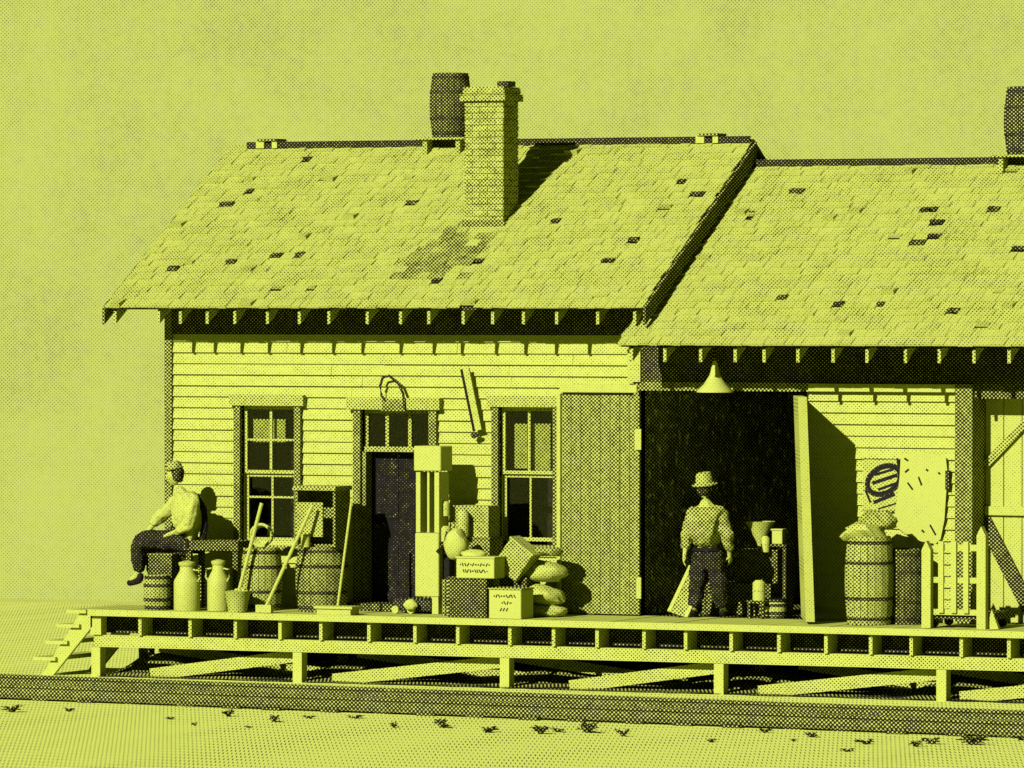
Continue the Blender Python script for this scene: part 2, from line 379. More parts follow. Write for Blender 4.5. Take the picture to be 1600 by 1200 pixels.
# roofs ------------------------------------------------------------
def roof(x0, x1, ye, ze, zr, rx, holes, name_seed, soot=None):
    L = math.hypot(YR - ye, zr - ze); up = Vector((0, YR - ye, zr - ze)).normalized(); nrm = Vector((0, -up.z, up.y))
    e0 = Vector((0, ye, ze)); rnd = random.Random(name_seed)
    # boarding
    bm = nb(); 
    for s in (1, -1):
        p = [(x0 + .02, ye + .02), (x1 - .02, ye + .02), (x1 - .02, YR), (x0 + .02, YR)]
        vv = []
        for k in (0, .03):
            for i, (x, y) in enumerate(p):
                zz = ze + tanp * (y - ye) - .035 + k - .02; yy = y if s == 1 else 2 * YR - y
                vv.append(bm.verts.new((x, yy, zz)))
        for f in ((3,2,1,0),(4,5,6,7),(0,1,5,4),(1,2,6,5),(2,3,7,6),(3,0,4,7)): bm.faces.new([vv[i] for i in f])
    rf = part('roof', bm, M['soffit'], bd)
    exp = .150; rows = int(L / exp); exp = L / rows
    bm = nb()
    for r in range(rows):
        x = x0 + rnd.uniform(-.1, 0)
        while x < x1:
            w = rnd.uniform(.08, .19); xa, xb = max(x, x0 + rnd.uniform(-.012, .012)), min(x + w - .004, x1 + rnd.uniform(-.012, .012)); x += w
            if xb - xa < .02: continue
            s0 = r * exp - .02 + rnd.uniform(-.007, .007); s1 = s0 + exp + .05
            if r == 0: s0 = -.05 + rnd.uniform(-.008, .008)
            mi = 0; lift = rnd.uniform(.013, .034); 
            cx, cs = (xa + xb) / 2, (s0 + s1) / 2
            q = rnd.random()
            if q < .008: s0 += rnd.uniform(.05, .10); lift += .015
            if q > .992: lift += .05
            for hx, hs, hw in holes:
                if abs(cx - hx) < hw * rnd.uniform(.35, .8) and abs(cs - hs) < exp * .5: mi = 1; s0 += rnd.uniform(.05, .10); lift += .02
            if soot and math.hypot((cx - soot[0]) * 1.1, cs - soot[1]) < soot[2] * rnd.uniform(.4, 1.0): mi = 2
            c = [e0 + up * s + nrm * k for s, k in ((s0, 0), (s1, -.006), (s1, .006), (s0, lift))]
            vs = [bm.verts.new((xx, p.y, p.z)) for xx in (xa, xb) for p in c]
            fs = [bm.faces.new([vs[i] for i in f]) for f in ((0,1,2,3),(7,6,5,4),(0,3,7,4),(3,2,6,7),(0,4,5,1),(1,5,6,2))]
            for f in fs: f.material_index = mi
    part('shingles', bm, None, rf, mats=[M['shingle'], M['shingle_d'], M['shingle_s']])
    # back slope
    bm = nb(); vv = [bm.verts.new(p) for p in ((x0, YR, zr + .01), (x1, YR, zr + .01), (x1, 2*YR - ye, ze + .01), (x0, 2*YR - ye, ze + .01))]
    bm.faces.new(vv); part('back_slope', bm, M['shingle'], rf)
    bm = nb(); box(bm, x0 + .25, x1 - .02, YR - .09, YR - .06, zr - .04, zr + .05); part('ridge_board', bm, M['tar'], rf)
    for px in rx:
        x = X(px, ye)
        bm = nb(); a = Vector((x, ye + .03, ze - .062 - .075)); b = Vector((x, 1.0, a.z + tanp * (1.0 - a.y)))
        c = a; dz = .15
        vs = [bm.verts.new((x + sx, y, zc_ + k)) for sx in (-.019, .019) for y, zc_, k in ((a.y, a.z, -.075), (b.y, b.z, -.075), (b.y, b.z, .075), (a.y, a.z, .075))]
        for f in ((0,1,2,3),(7,6,5,4),(0,3,7,4),(3,2,6,7),(0,4,5,1),(1,5,6,2)): bm.faces.new([vs[i] for i in f])
        part('rafter', bm, M['rafter'], rf)
    return rf
def rs(px, py, ye, ze):      # photo point on a roof plane -> (x, distance up slope)
    d = FW + RT * ((px - 800) / F) + UP * ((600 - py) / F)
    n = Vector((0, -tanp, 1)); t = (Vector((0, ye, ze)) - CAM).dot(n) / d.dot(n); p = CAM + d * t
    return p.x, math.hypot(p.y - ye, p.z - ze)
raf1 = [178, 246, 280, 322, 365, 416, 466, 512, 572, 624, 668, 722, 768, 816, 868, 932, 990]
raf2 = [985, 1037, 1093, 1147, 1192, 1245, 1300, 1353, 1413, 1466, 1520, 1575, 1630, 1690]
hl1 = [(480,252,.09),(395,296,.1),(355,322,.12),(500,312,.06),(640,322,.06),(365,408,.08),(430,397,.09),(470,397,.06),(690,436,.08),(745,412,.1),(795,404,.11),
       (1060,285,.14),(1020,250,.1),(985,330,.06),(950,412,.12),(270,425,.07),(990,380,.09),(870,345,.07),(545,440,.06),(905,440,.06), (1090,300,.07)]
hl2 = [(1455,325,.13),(1465,345,.08),(1550,325,.1),(1168,345,.08),(1175,405,.1),(1370,397,.1),(1465,368,.09),(1220,470,.1),(1308,480,.13),(1375,472,.06),(1490,483,.1),(1590,392,.08),(1430,380,.08),(1250,300,.06)]
h1 = [rs(a, b, Y1, ze1) + (c,) for a, b, c in hl1]; h2 = [rs(a, b, Y2, ze2) + (c,) for a, b, c in hl2]
so = rs(700, 400, Y1, ze1)
rf1 = roof(rx0, rx1, Y1, ze1, zr1, raf1, h1, 11, soot=(so[0], so[1], .72))
rf2 = roof(rx2, rx3, Y2, ze2, zr2, raf2, h2, 12)
# rake boards of the higher roof
for x, mm in ((rx1, 'rake'), (rx0 - .03, 'trim')):
    bm = nb(); 
    a = [bm.verts.new((xx, y, z)) for xx in (x, x + .035) for y, z in ((Y1 - .03, ze1 - .22), (YR, zr1 - .24), (YR, zr1 - .015), (Y1 - .03, ze1 - .02))]
    for f in ((0,1,2,3),(7,6,5,4),(0,3,7,4),(3,2,6,7),(0,4,5,1),(1,5,6,2)): bm.faces.new([a[i] for i in f])
    part('rake_board', bm, M[mm], rf1)
# closing boards between upper and lower roof (gable wall seen over the low roof is part of side_wall)
part('gable_soffit', B((XR1 + .042, rx1 - .002, YR - .05, YR, zr1 - .30, zr1 - .26)), M['rake'], rf1)
# chimney
cy = .80
cx0, cx1 = X(727, cy), X(786, cy); zb = W(760, 352, cy).z
ch = part('chimney', nb(), M['brick'], rf1)
def bricks(bm, x0, x1, y0, y1, z0, z1, seed=1):
    rnd = random.Random(seed); z = z0; k = 0; bh = .072
    while z < z1 - .01:
        zt = min(z + bh - .010, z1)
        for axis in (0, 1):
            if axis == 0:
                for y, s in ((y0, -1), (y1, 1)):
                    x = x0 - (.1 if k % 2 else 0)
                    while x < x1:
                        a, b = max(x, x0), min(x + .2 - .010, x1); x += .2
                        if b - a > .01:
                            e = rnd.uniform(0, .008); box(bm, a, b, y + s * (.002 + e), y - s * .05, z, zt)
            else:
                for xq, s in ((x0, -1), (x1, 1)):
                    y = y0 - (0 if k % 2 else .1)
                    while y < y1:
                        a, b = max(y, y0 + .001), min(y + .2 - .010, y1 - .001); y += .2
                        if b - a > .01:
                            e = rnd.uniform(0, .007); box(bm, xq + s * (.002 + e), xq - s * .05, a, b, z, zt)
        z += bh; k += 1
    box(bm, x0 + .006, x1 - .006, y0 + .006, y1 - .006, z0, z1)
cyd = .42; ztc = W(760, 158, cy).z
bm = nb(); bricks(bm, cx0, cx1, cy, cy + cyd, zb - .25, ztc); w = wloc(ch)
for v in bm.verts: v.co -= w
bm.normal_update(); bm.to_mesh(ch.data); bm.free()
bm = nb(); bricks(bm, cx0 - .045, cx1 + .045, cy - .045, cy + cyd + .045, ztc + .002, ztc + .085, 4); bricks(bm, cx0 - .02, cx1 + .02, cy - .02, cy + cyd + .02, ztc + .09, ztc + .17, 5)
part('chimney_cap', bm, M['brick'], rf1)
part('chimney_pot', B((cx1 - .10, cx1 + .05, cy + .05, cy + .24, ztc + .172, ztc + .235)), M['iron'], rf1)
part('flashing', B((cx0 - .03, cx1 + .03, cy - .03, cy - .015, zb - .06, zb + .06)), M['trim'], rf1)

# windows ----------------------------------------------------------
def window(op, casing=.085, rows=2, right_shadow=True, lower_plain=False, blind=True):
    x0, x1, z0, z1 = op
    wn = part('window', B((x0 - casing, x0 - .002, -.085, .02, z0 - .04, z1), (x1 + .002, x1 + casing, -.085, .02, z0 - .04, z1)), M['trim'], bd)
    part('lintel', B((x0 - casing - .05, x1 + casing + .05, -.11, .02, z1 + .002, z1 + .13)), M['trimlite'], wn)
    part('sill', B((x0 - casing - .05, x1 + casing + .05, -.15, .05, z0 - .10, z0 - .042)), M['mid'], wn)
    b = []; zm = (z0 + z1) / 2; t = .045
    xm = (x0 + x1) / 2
    up = [(x0, x0 + t, .02, .055, zm, z1), (x1 - t, x1, .02, .055, zm, z1), (x0 + t, x1 - t, .021, .054, z1 - t, z1), (x0 + t, x1 - t, .021, .054, zm, zm + .04), (xm - .016, xm + .016, .024, .05, zm + .04, z1 - t)]
    lo = [(x0, x0 + t, .06, .095, z0, zm - .002), (x1 - t, x1, .06, .095, z0, zm - .002), (x0 + t, x1 - t, .061, .094, z0, z0 + t), (x0 + t, x1 - t, .061, .094, zm - .04, zm - .002), (xm - .013, xm + .013, .064, .09, z0 + t, zm - .04)]
    q = (zm + .04 + z1 - t) / 2
    if not lower_plain:
        up += [(x0 + t, xm - .014, .025, .049, q - .012, q + .012), (xm + .014, x1 - t, .025, .049, q - .012, q + .012)]
        q2 = (z0 + t + zm - .04) / 2 + .12; lo += [(x0 + t, xm - .014, .065, .089, q2 - .012, q2 + .012), (xm + .014, x1 - t, .065, .089, q2 - .012, q2 + .012)]
    part('sash', B(*up), M['muntin'], wn, label='upper sash'); part('sash', B(*lo), M['muntin'], wn, label='lower sash')
    part('pane', B((x0 + t, x1 - t, .034, .038, zm + .04, z1 - t)), M['glass'], wn); part('pane', B((x0 + t, x1 - t, .074, .078, z0 + t, zm - .04)), M['glass'], wn)
    return wn
w1 = window(OP_W1); w2 = window(OP_W2, lower_plain=True)
a = rect(396, 446, 655, 692, .12); part('blind', B((a[0], a[1], .12, .125, a[2], a[3])), M['blind'], w1)
a = rect(804, 824, 662, 732, .12); b = rect(832, 860, 662, 736, .12); part('curtain', B((a[0], a[1], .12, .125, a[2], a[3]), (b[0], b[1], .12, .125, b[2], b[3])), M['blind'], w2)
# waiting-room door
x0, x1, z0, z1 = OP_D; c = .10
dr = part('door', B((x0 - c, x0 - .002, -.085, .09, z0, z1), (x1 + .002, x1 + c, -.085, .09, z0, z1)), M['trim'], bd)
part('lintel', B((x0 - c - .07, x1 + c + .06, -.12, .02, z1 + .002, z1 + .14)), M['trimlite'], dr)
zt = Z(706, 0, 620); part('transom_bar', B((x0, x1, .0, .08, zt, zt + .06)), M['mid'], dr)
xs = [x0 + (x1 - x0) * k for k in (.0, .333, .667, 1)]
part('transom', B(*[(x - .022, x + .022, .03, .06, zt + .062, z1 - .05) for x in xs[1:3]], (x0, x1, .031, .059, z1 - .048, z1), (x0, x0 + .05, .031, .059, zt + .062, z1 - .05), (x1 - .05, x1, .031, .059, zt + .062, z1 - .05)), M['mid'], dr)
part('pane', B((x0 + .05, x1 - .05, .043, .047, zt + .062, z1 - .05)), M['glass'], dr)
part('jamb', B((x0 + .001, x0 + .05, -.04, .12, z0, zt - .002), (x1 - .10, x1 - .001, -.04, .12, z0, zt - .002)), M['trim'], dr)
bm = B((x0 + .052, x1 - .102, .16, .20, z0 + .02, zt - .01))
for a, b in ((.10, .42), (.52, .95)):
    for q in (0, 1):
        xa = x0 + .052 + (.07 if q == 0 else .41); box(bm, xa, xa + .26, .148, .159, z0 + .1 + (zt - z0) * a, z0 + (zt - z0) * b)
dl = part('door_leaf', bm, mat('doorway_shade', -.05, .10, 2.5, specks=2.2), dr)  # leaf coloured black to stand for a dark, open doorway
bm = nb(); blob(bm, (x0 + .12, .12, z0 + .98), (.03, .03, .03), 1, 0, 2); part('door_handle', bm, M['iron'], dr, smooth=True)
part('door_sill', B((x0 - .1, x1 + .06, -.42, -.09, ZP + .001, ZP + .09)), M['darkw'], dr)

# freight doorway --------------------------------------------------
x0, x1, z0, z1 = OP_F
fd = part('freight_doorway', B((x0 - .07, x0 - .002, -.09, .14, ZP, z1), (x0 - .07, x1 + .05, -.085, .14, z1 + .002, z1 + .10)), M['trim'], bd)
a = rect(878, 1000, 617, 966, -.12)
bm = nb(); n = 8; ww = (a[1] - a[0]) / n; rnd = random.Random(4)
for i in range(n): box(bm, a[0] + i * ww + .002, a[0] + (i+1) * ww - .004, -.13 - rnd.uniform(0, .008), -.085, ZP + .015, a[3] - rnd.uniform(0, .01))
lf = part('freight_door', bm, M['leaf'], bd, label='plank freight door folded back flat against the wall')
part('edge_strip', B((a[0] - .05, a[0] - .004, -.16, -.07, ZP + .015, a[3] + .01)), M['leafedge'], lf)
part('hinge', B((a[1] - .05, a[1] + .03, -.16, -.135, Z(700), Z(668))), M['leafedge'], lf); part('hinge', B((a[1] - .03, a[1] + .03, -.16, -.135, Z(930), Z(897))), M['leafedge'], lf)
part('top_board', B((X(880), X(1000), -.10, -.042, Z(612), Z(600))), M['pale'], bd); 
part('corner_board', B((X(985), X(1005), -.085, -.043, Z(598), Z(545))), M['clap'], bd)
# the other leaf swung right out, end-on
hx = X(1266); wv = Vector((math.sin(YAW), -math.cos(YAW), 0)); sv_ = Vector((math.cos(YAW), math.sin(YAW), 0))
bm = nb(); zt2 = Z(619, -.5, 1250)
c0 = Vector((hx, -.05, 0)) + wv * .56 - sv_ * .06
tl = Vector((-.10, 0, 1))   # the leaf hangs a little out of plumb
obox(bm, c0 + Vector((-.02, 0, (ZP + .03 + zt2) / 2)), wv * .56, sv_ * .05, Vector((-.045, -.01, (zt2 - ZP - .03) / 2)))
lf2 = part('freight_door', bm, M['leafedge'], bd, label='plank freight door standing wide open, seen end-on')
# right-hand end: corner trim, deep recess and pale braced door
xa, xb = X(1497), X(1524)
part('corner_board', B((xa, xb, -.10, .34, ZP, Z(600, 0, 1500))), M['trim'], bd, label='wide dark upright between wall and braced door')
zt3 = Z(622, .3, 1560)
part('lintel', B((xb + .002, XEND, -.05, .34, zt3, Z(596, 0, 1550))), M['darkw'], bd)
bm = nb(); x = xb + .003; rnd = random.Random(9)
while x < XEND - .01:
    w_ = rnd.choice((.16, .22, .26)); box(bm, x + .003, min(x + w_ - .006, XEND - .001), .32 - rnd.uniform(0, .006), .36, ZP, zt3 - .003); x += w_
bdr = part('braced_door', bm, M['paledoor'], bd)
zm = Z(798, .3, 1560)
part('rail', B((xb + .01, XEND - .01, .27, .316, zm - .05, zm + .05)), M['pale'], bdr)
for p, q in (((1538, 728), (1625, 600)), ((1536, 812), (1625, 985))):
    A, Bq = W(p[0], p[1], .27), W(q[0], q[1], .27); bm = nb(); bar(bm, (A.x, .285, A.z), (Bq.x, .285, min(Bq.z, zt3 - .1) if Bq.z > 2 else Bq.z), .085 if p[1] < 780 else .17, .03, (0, 1, 0)); part('brace', bm, M['darkw' if p[1] > 780 else 'mid'], bdr)  # lower brace made wide and dark to take in a shadow
part('eave_shade_board', B((X(1006), XEND, -.064, -.0415, Z(598, 0, 1250), ze2 + .32)), M['shade_board'], bd)  # added dark band carrying the eave shade over the freight wall
part('top_board', B((X(1268), xa - .003, -.10, -.042, Z(612, 0, 1380), Z(600, 0, 1380))), M['pale'], bd)
part('upper_wall', B((XR1 + .01, XEND, .0, .10, Z(600, 0, 1250) - .02 + .04, ze2 + .30)), M['shade_board'], bd)  # wall toned dark to carry the eave shade

# ------------------------------------------------------------------ barrels
def barrel(name, px, py0, py1, Y, w_px, label, cat='barrel', group=None, m='midd', zbase=None, fill=None, lidm=None, straight=.88):
    c = W(px, py1, Y); h = (py1 - py0) / 134; zb_ = c.z if zbase is None else zbase
    r = w_px / 134 / 2; t = root(name, (c.x, Y, zb_), label, cat, group); n = 20
    bm = nb()
    for i in range(n):      # staves
        a0, a1 = 2*math.pi*(i+.04)/n, 2*math.pi*(i+.96)/n; vs = []
        for k in range(9):
            f = k / 8; rr = r * (straight + (1 - straight) * math.sin(math.pi * f))
            for a in (a0, a1):
                for q in (0, .018): vs.append(bm.verts.new((c.x + (rr - q) * math.cos(a), Y + (rr - q) * math.sin(a), zb_ + h * f)))
        for k in range(8):
            o = k * 4
            bm.faces.new((vs[o], vs[o+2], vs[o+6], vs[o+4])); bm.faces.new((vs[o+1], vs[o+5], vs[o+7], vs[o+3]))
            bm.faces.new((vs[o], vs[o+4], vs[o+5], vs[o+1])); bm.faces.new((vs[o+2], vs[o+3], vs[o+7], vs[o+6]))
        bm.faces.new((vs[0], vs[1], vs[3], vs[2])); bm.faces.new((vs[-4], vs[-2], vs[-1], vs[-3]))
    part('staves', bm, M[m], t)
    for f in (.07, .30, .70, .93):
        rr = r * (straight + (1 - straight) * math.sin(math.pi * f)) + .004; bm = nb()
        lathe(bm, [(rr - .012, -.018), (rr, -.018), (rr, .018), (rr - .012, .018)], (c.x, Y, zb_ + h * f), 28); part('hoop', bm, M['iron'], t)
    bm = nb(); lathe(bm, [(r * straight - .02, -.01), (r * straight - .02, .01)], (c.x, Y, zb_ + h - .05), 24); part('lid', bm, M[lidm or m], t)
    bm = nb(); lathe(bm, [(r * straight - .02, -.01), (r * straight - .02, .01)], (c.x, Y, zb_ + .02), 24); part('base', bm, M[m], t)
    return t, c.x, zb_ + h, r
g_rb = 'fire barrels on the roof ridge'
# the ridge barrels stand on saddle boards
for px, lab, sl in ((704, 'weathered fire barrel on the ridge behind the brick chimney', 'plank saddle under the barrel behind the chimney'), (1603, 'weathered fire barrel on the ridge of the lower roof at the right edge', 'plank saddle under the barrel on the lower roof')):
    zr = zr1 if px < 1000 else zr2; xx = X(px, YR)
    barrel('roof_barrel', px, 107 if px < 1000 else 137, 212 if px < 1000 else 243, YR, 69, lab, 'barrel', g_rb, 'darkw', zbase=zr + .075, straight=.84)
    sd_ = root('barrel_saddle', (xx, YR, zr), sl, 'roof stand')
    part('platform', B((xx - .33, xx + .33, YR - .30, YR + .30, zr + .045, zr + .072)), M['mid'], sd_)
    for s in (-1, 1):
        part('cleat', B((xx + s*.22 - .03, xx + s*.22 + .03, YR - .26, YR + .26, zr - .15, zr + .043)), M['mid'], sd_)
for px, py, z_, lab in ((425, 218, zr1, 'small board cap straddling the ridge near the left gable'), (1112, 212, zr1, 'small board cap straddling the ridge near the right gable')):
    xx = X(px, YR)
    t = root('ridge_cap', (xx, YR, z_), lab, 'roof cap')
    part('board', B((xx - .13, xx + .13, YR - .14, YR + .14, z_ + .055, z_ + .085)), M['midd'], t); part('cleat', B((xx - .16, xx - .05, YR - .12, YR + .12, z_ - .03, z_ + .053), (xx + .06, xx + .13, YR - .12, YR + .12, z_ - .03, z_ + .053)), M['pale'], t)

# ------------------------------------------------------------------ things on the platform
def B2(px0, px1, py0, py1, Y, depth, base=None):
    """box front face seen at the given photo rectangle, standing at plane Y"""
    a = W(px0, py1, Y); b = W(px1, py0, Y)
    z0 = a.z if base is None else base
    return (a.x, b.x, Y, Y + depth, z0, b.z)
YM = -1.0
# bench
b_ = B2(286, 372, 846, 860, YM + .1, .42)
t = root('bench', ((b_[0]+b_[1])/2, YM + .3, ZP), 'dark plank bench the seated man sits on beside the milk cans', 'bench')
part('seat', B((b_[0], b_[1], b_[2], b_[3], b_[5] - .11, b_[5])), M['darkw'], t)
for x in (b_[0] + .05, b_[1] - .06):
    for y in (b_[2] + .03, b_[3] - .08): part('leg', B((x - .03, x + .04, y, y + .05, ZP, b_[5] - .112)), M['darkw'], t)
ZSEAT = b_[5]
# milk cans
def milk_can(px, Y, h, r, label, handle=False):
    x = X(px, Y); t = root('milk_can', (x, Y, ZP), label, 'milk can', 'milk cans by the bench')
    bm = nb(); lathe(bm, [(r*.96, 0), (r, .02), (r, h*.60), (r*.96, h*.64), (r*.55, h*.83), (r*.52, h*.93), (r*.50, h*.935)], (x, Y, ZP), 24); part('body', bm, M['can'], t, smooth=True)
    bm = nb(); lathe(bm, [(r*.56, 0), (r*.64, .02), (r*.64, .045), (r*.3, .06), (r*.1, .066)], (x, Y, ZP + h*.93), 24); part('lid', bm, M['can'], t, smooth=True)
    for s in ((-1, 1) if handle else (1,)):
        bm = nb(); tube(bm, [(x + s*r*.6, Y - .02, ZP + h*.86), (x + s*r*1.15, Y - .02, ZP + h*.84), (x + s*r*1.2, Y - .02, ZP + h*.7), (x + s*r*.98, Y - .02, ZP + h*.60)], .012); part('handle', bm, M['bucket'], t, smooth=True)
    return t
milk_can(292, -1.22, .56, .155, 'pale milk can with plain shoulder, left of the can with handles')
milk_can(341, -1.14, .58, .13, 'pale milk can with two handles, between bench leg and tin bucket', True)
def bucket(px, Y, h, r, label, tilt=None, zb_=ZP, m='bucket'):
    x = X(px, Y); t = root('bucket', (x, Y, zb_), label, 'bucket')
    bm = nb(); lathe(bm, [(r*.72, 0), (r, h), (r*1.05, h + .008), (r*.94, h), (r*.70, .02)], (x, Y, zb_), 24, tilt); part('body', bm, M[m], t, smooth=True)
    bm = nb(); tube(bm, [(x + r*math.cos(k*math.pi/8), Y - r*.5*math.sin(k*math.pi/8), zb_ + h + .02 - .08*math.sin(k*math.pi/8)) for k in range(9)], .007); part('handle', bm, M['iron'], t)
bucket(371, -1.27, .24, .15, 'wide tin bucket in front of the first barrel on deck')
# keg in front of man
barrel('keg', 246, 893, 948, -1.18, 44, 'small wooden keg under the seated man\'s knees', 'keg', None, 'mid', zbase=ZP)
t = root('crate', (X(252, -.85), -.85, ZP), 'dark box standing behind the keg at the seated man\'s feet', 'crate')
b_ = B2(232, 268, 868, 950, -.98, .26, ZP); part('boards', B(b_), M['darkw'], t); part('lid', B((b_[0]-.01, b_[1]+.01, b_[2]-.01, b_[3]+.01, b_[5]+.001, b_[5]+.02)), M['midd'], t)
# barrels and loads at the left of the door
_, bx, bz, br = barrel('barrel', 409, 852, 950, -.72, 66, 'wooden barrel under the first window with a rope coil on top', 'barrel', 'barrels on the platform', 'mid', zbase=ZP, lidm='darkw')
bm = nb()
for k in range(3):
    tube(bm, [(bx + (.135 - .008*k)*math.cos(a*math.pi/12) , -.74 + .03*k, bz + .145 + (.13 - .008*k)*math.sin(a*math.pi/12) - .02*0) for a in range(24)], .018, 8, True)
solo(part('rope_coil', bm, M['pale'], smooth=True), 'pale coil of rope stood on edge on top of the barrel', 'rope')
def pole(name, p, q, Y0, Y1_, r, m, label, cat, z0=None, head=None):
    a = W(p[0], p[1], Y0); b = W(q[0], q[1], Y1_); a.y = Y0; b.y = Y1_
    if z0 is not None: a.z = z0
    t = root(name, a, label, cat); bm = nb(); tube(bm, [a, (a + b) / 2, b], r); part('shaft', bm, M[m], t, smooth=True)
    return t, a, b
t, a, b = pole('shovel', (366, 905), (409, 786), -1.15, -.95, .022, 'pale', 'pale shovel handle leaning against the first barrel', 'shovel', ZP + .02)
bm = nb(); d = (b - a).normalized(); s = Vector((1, 0, .2)).normalized(); obox(bm, a + d * .13, s * .07, d * .13, s.cross(d) * .006); part('blade', bm, M['bucket'], t)
t, a, b = pole('broom', (413, 952), (488, 790), -1.36, -1.06, .021, 'pale', 'long pale broom leaning against the tall load between the barrels', 'broom', ZP + .03)
bm = nb(); obox(bm, a + Vector((0, 0, .02)), (.10, 0, 0), (0, .03, 0), (0, 0, .045)); part('brush', bm, M['pale'], t)
t, a, b = pole('stick', (526, 944), (549, 785), -1.28, -1.04, .015, 'pale', 'thin pale stick leaning against the second barrel beside the door', 'stick', ZP)
_, b2x, b2z, b2r = barrel('barrel', 503, 848, 950, -.70, 84, 'fat dark barrel beside the door carrying a dark box', 'barrel', 'barrels on the platform', 'midd', zbase=ZP)
bx0, bx1 = b2x - .24, b2x + .28
t = root('wooden_box', (b2x, -.70, b2z), 'dark open-fronted box with pale top rim on the fat barrel', 'box')
zz = Z(766, -.8, 505)
part('side', B((bx0, bx0 + .03, -.91, -.55, b2z + .002, zz), (bx1 - .03, bx1, -.91, -.55, b2z + .002, zz), (bx0, bx1, -.548, -.52, b2z + .002, zz)), M['midd'], t)
part('bottom', B((bx0 + .031, bx1 - .031, -.90, -.55, b2z + .002, b2z + .03)), M['midd'], t)
part('front_board', B((bx0 + .02, bx1 - .15, -.94, -.912, b2z + .12, zz - .14)), M['mid'], t)
part('rim', B((bx0 - .02, bx1 + .02, -.95, -.51, zz + .001, zz + .05)), M['mid'], t)
for k, (pxx, pyy, r, lab) in enumerate(((478, 838, .055, 'small pale tin on the front rim of the fat barrel'), (500, 852, .045, 'second small pale tin lower on the fat barrel'))):
    if k: continue
    xx = X(pxx, -.98); bm = nb(); lathe(bm, [(r, 0), (r, .13), (r*.9, .135)], (xx, -.99, b2z - .0), 18); 
    t = root('tin_can', (xx, -.99, b2z), lab, 'tin'); part('body', bm, M['can'], t, smooth=True); bm = nb(); lathe(bm, [(r*1.05, 0), (r*1.05, .015)], (xx, -.99, b2z + .136), 18); part('lid', bm, M['bucket'], t)
b_ = B2(490, 550, 943, 952, -1.44, .26, ZP)
t = root('step_board', (b_[0], -1.3, ZP), 'low pale plank box lying on the deck before the door', 'plank step')
part('top', B((b_[0], b_[1], b_[2], b_[3], ZP + .07, ZP + .10)), M['pale'], t); part('side', B((b_[0] + .03, b_[0] + .06, b_[2] + .02, b_[3] - .02, ZP, ZP + .069), (b_[1] - .06, b_[1] - .03, b_[2] + .02, b_[3] - .02, ZP, ZP + .069), (b_[0] + .061, b_[1] - .061, b_[2] + .02, b_[2] + .05, ZP, ZP + .069)), M['pale'], t)

# platform scale
YS = -.76
sx0, sx1 = X(650, YS), X(686, YS)
t = root('platform_scale', ((sx0+sx1)/2, YS, ZP), 'tall pale platform scale with slotted column beside the door', 'scale')
zt_ = lambda py: Z(py, YS, 668)
part('head', B((sx0 - .02, sx1 + .03, YS - .02, YS + .30, zt_(736), zt_(697))), M['white'], t, bevel=.01)
part('column', B((sx0, sx0 + .055, YS, YS + .26, zt_(832), zt_(738)), (sx1 - .06, sx1, YS, YS + .26, zt_(832), zt_(738)), ((sx0+sx1)/2 - .014, (sx0+sx1)/2 + .014, YS + .02, YS + .24, zt_(832), zt_(738))), M['white'], t)
part('back_plate', B((sx0 + .056, sx1 - .061, YS + .2, YS + .23, zt_(832), zt_(738))), M['iron'], t)
part('cabinet', B((sx0 - .01, sx1, YS - .01, YS + .28, ZP + .20, zt_(833))), M['white'], t, bevel=.01)
part('foot', B((sx1 - .09, sx1 - .01, YS, YS + .22, ZP, ZP + .198)), M['white'], t)
part('base', B((sx0 - .30, sx1 - .10, YS - .02, YS + .55, ZP + .03, ZP + .16)), M['iron'], t, bevel=.01)
bm = nb()
for dx in (-.24, -.04): lathe(bm, [(.045, -.02), (.045, .02)], (sx0 + dx, YS - .05, ZP + .046), 16, (0, 1, 0))
part('wheel', bm, M['pale'], t)
bm = nb(); blob(bm, (sx0 - .02, YS - .10, ZP + .11), (.08, .05, .06), 3, .1); part('weight', bm, M['pale'], t, smooth=True)
bm = nb(); tube(bm, [(sx1 - .01, YS - .03, zt_(862)), (sx1 + .10, YS - .05, zt_(848)), (sx1 + .13, YS - .05, zt_(830))], .02); part('crank', bm, M['iron'], t)

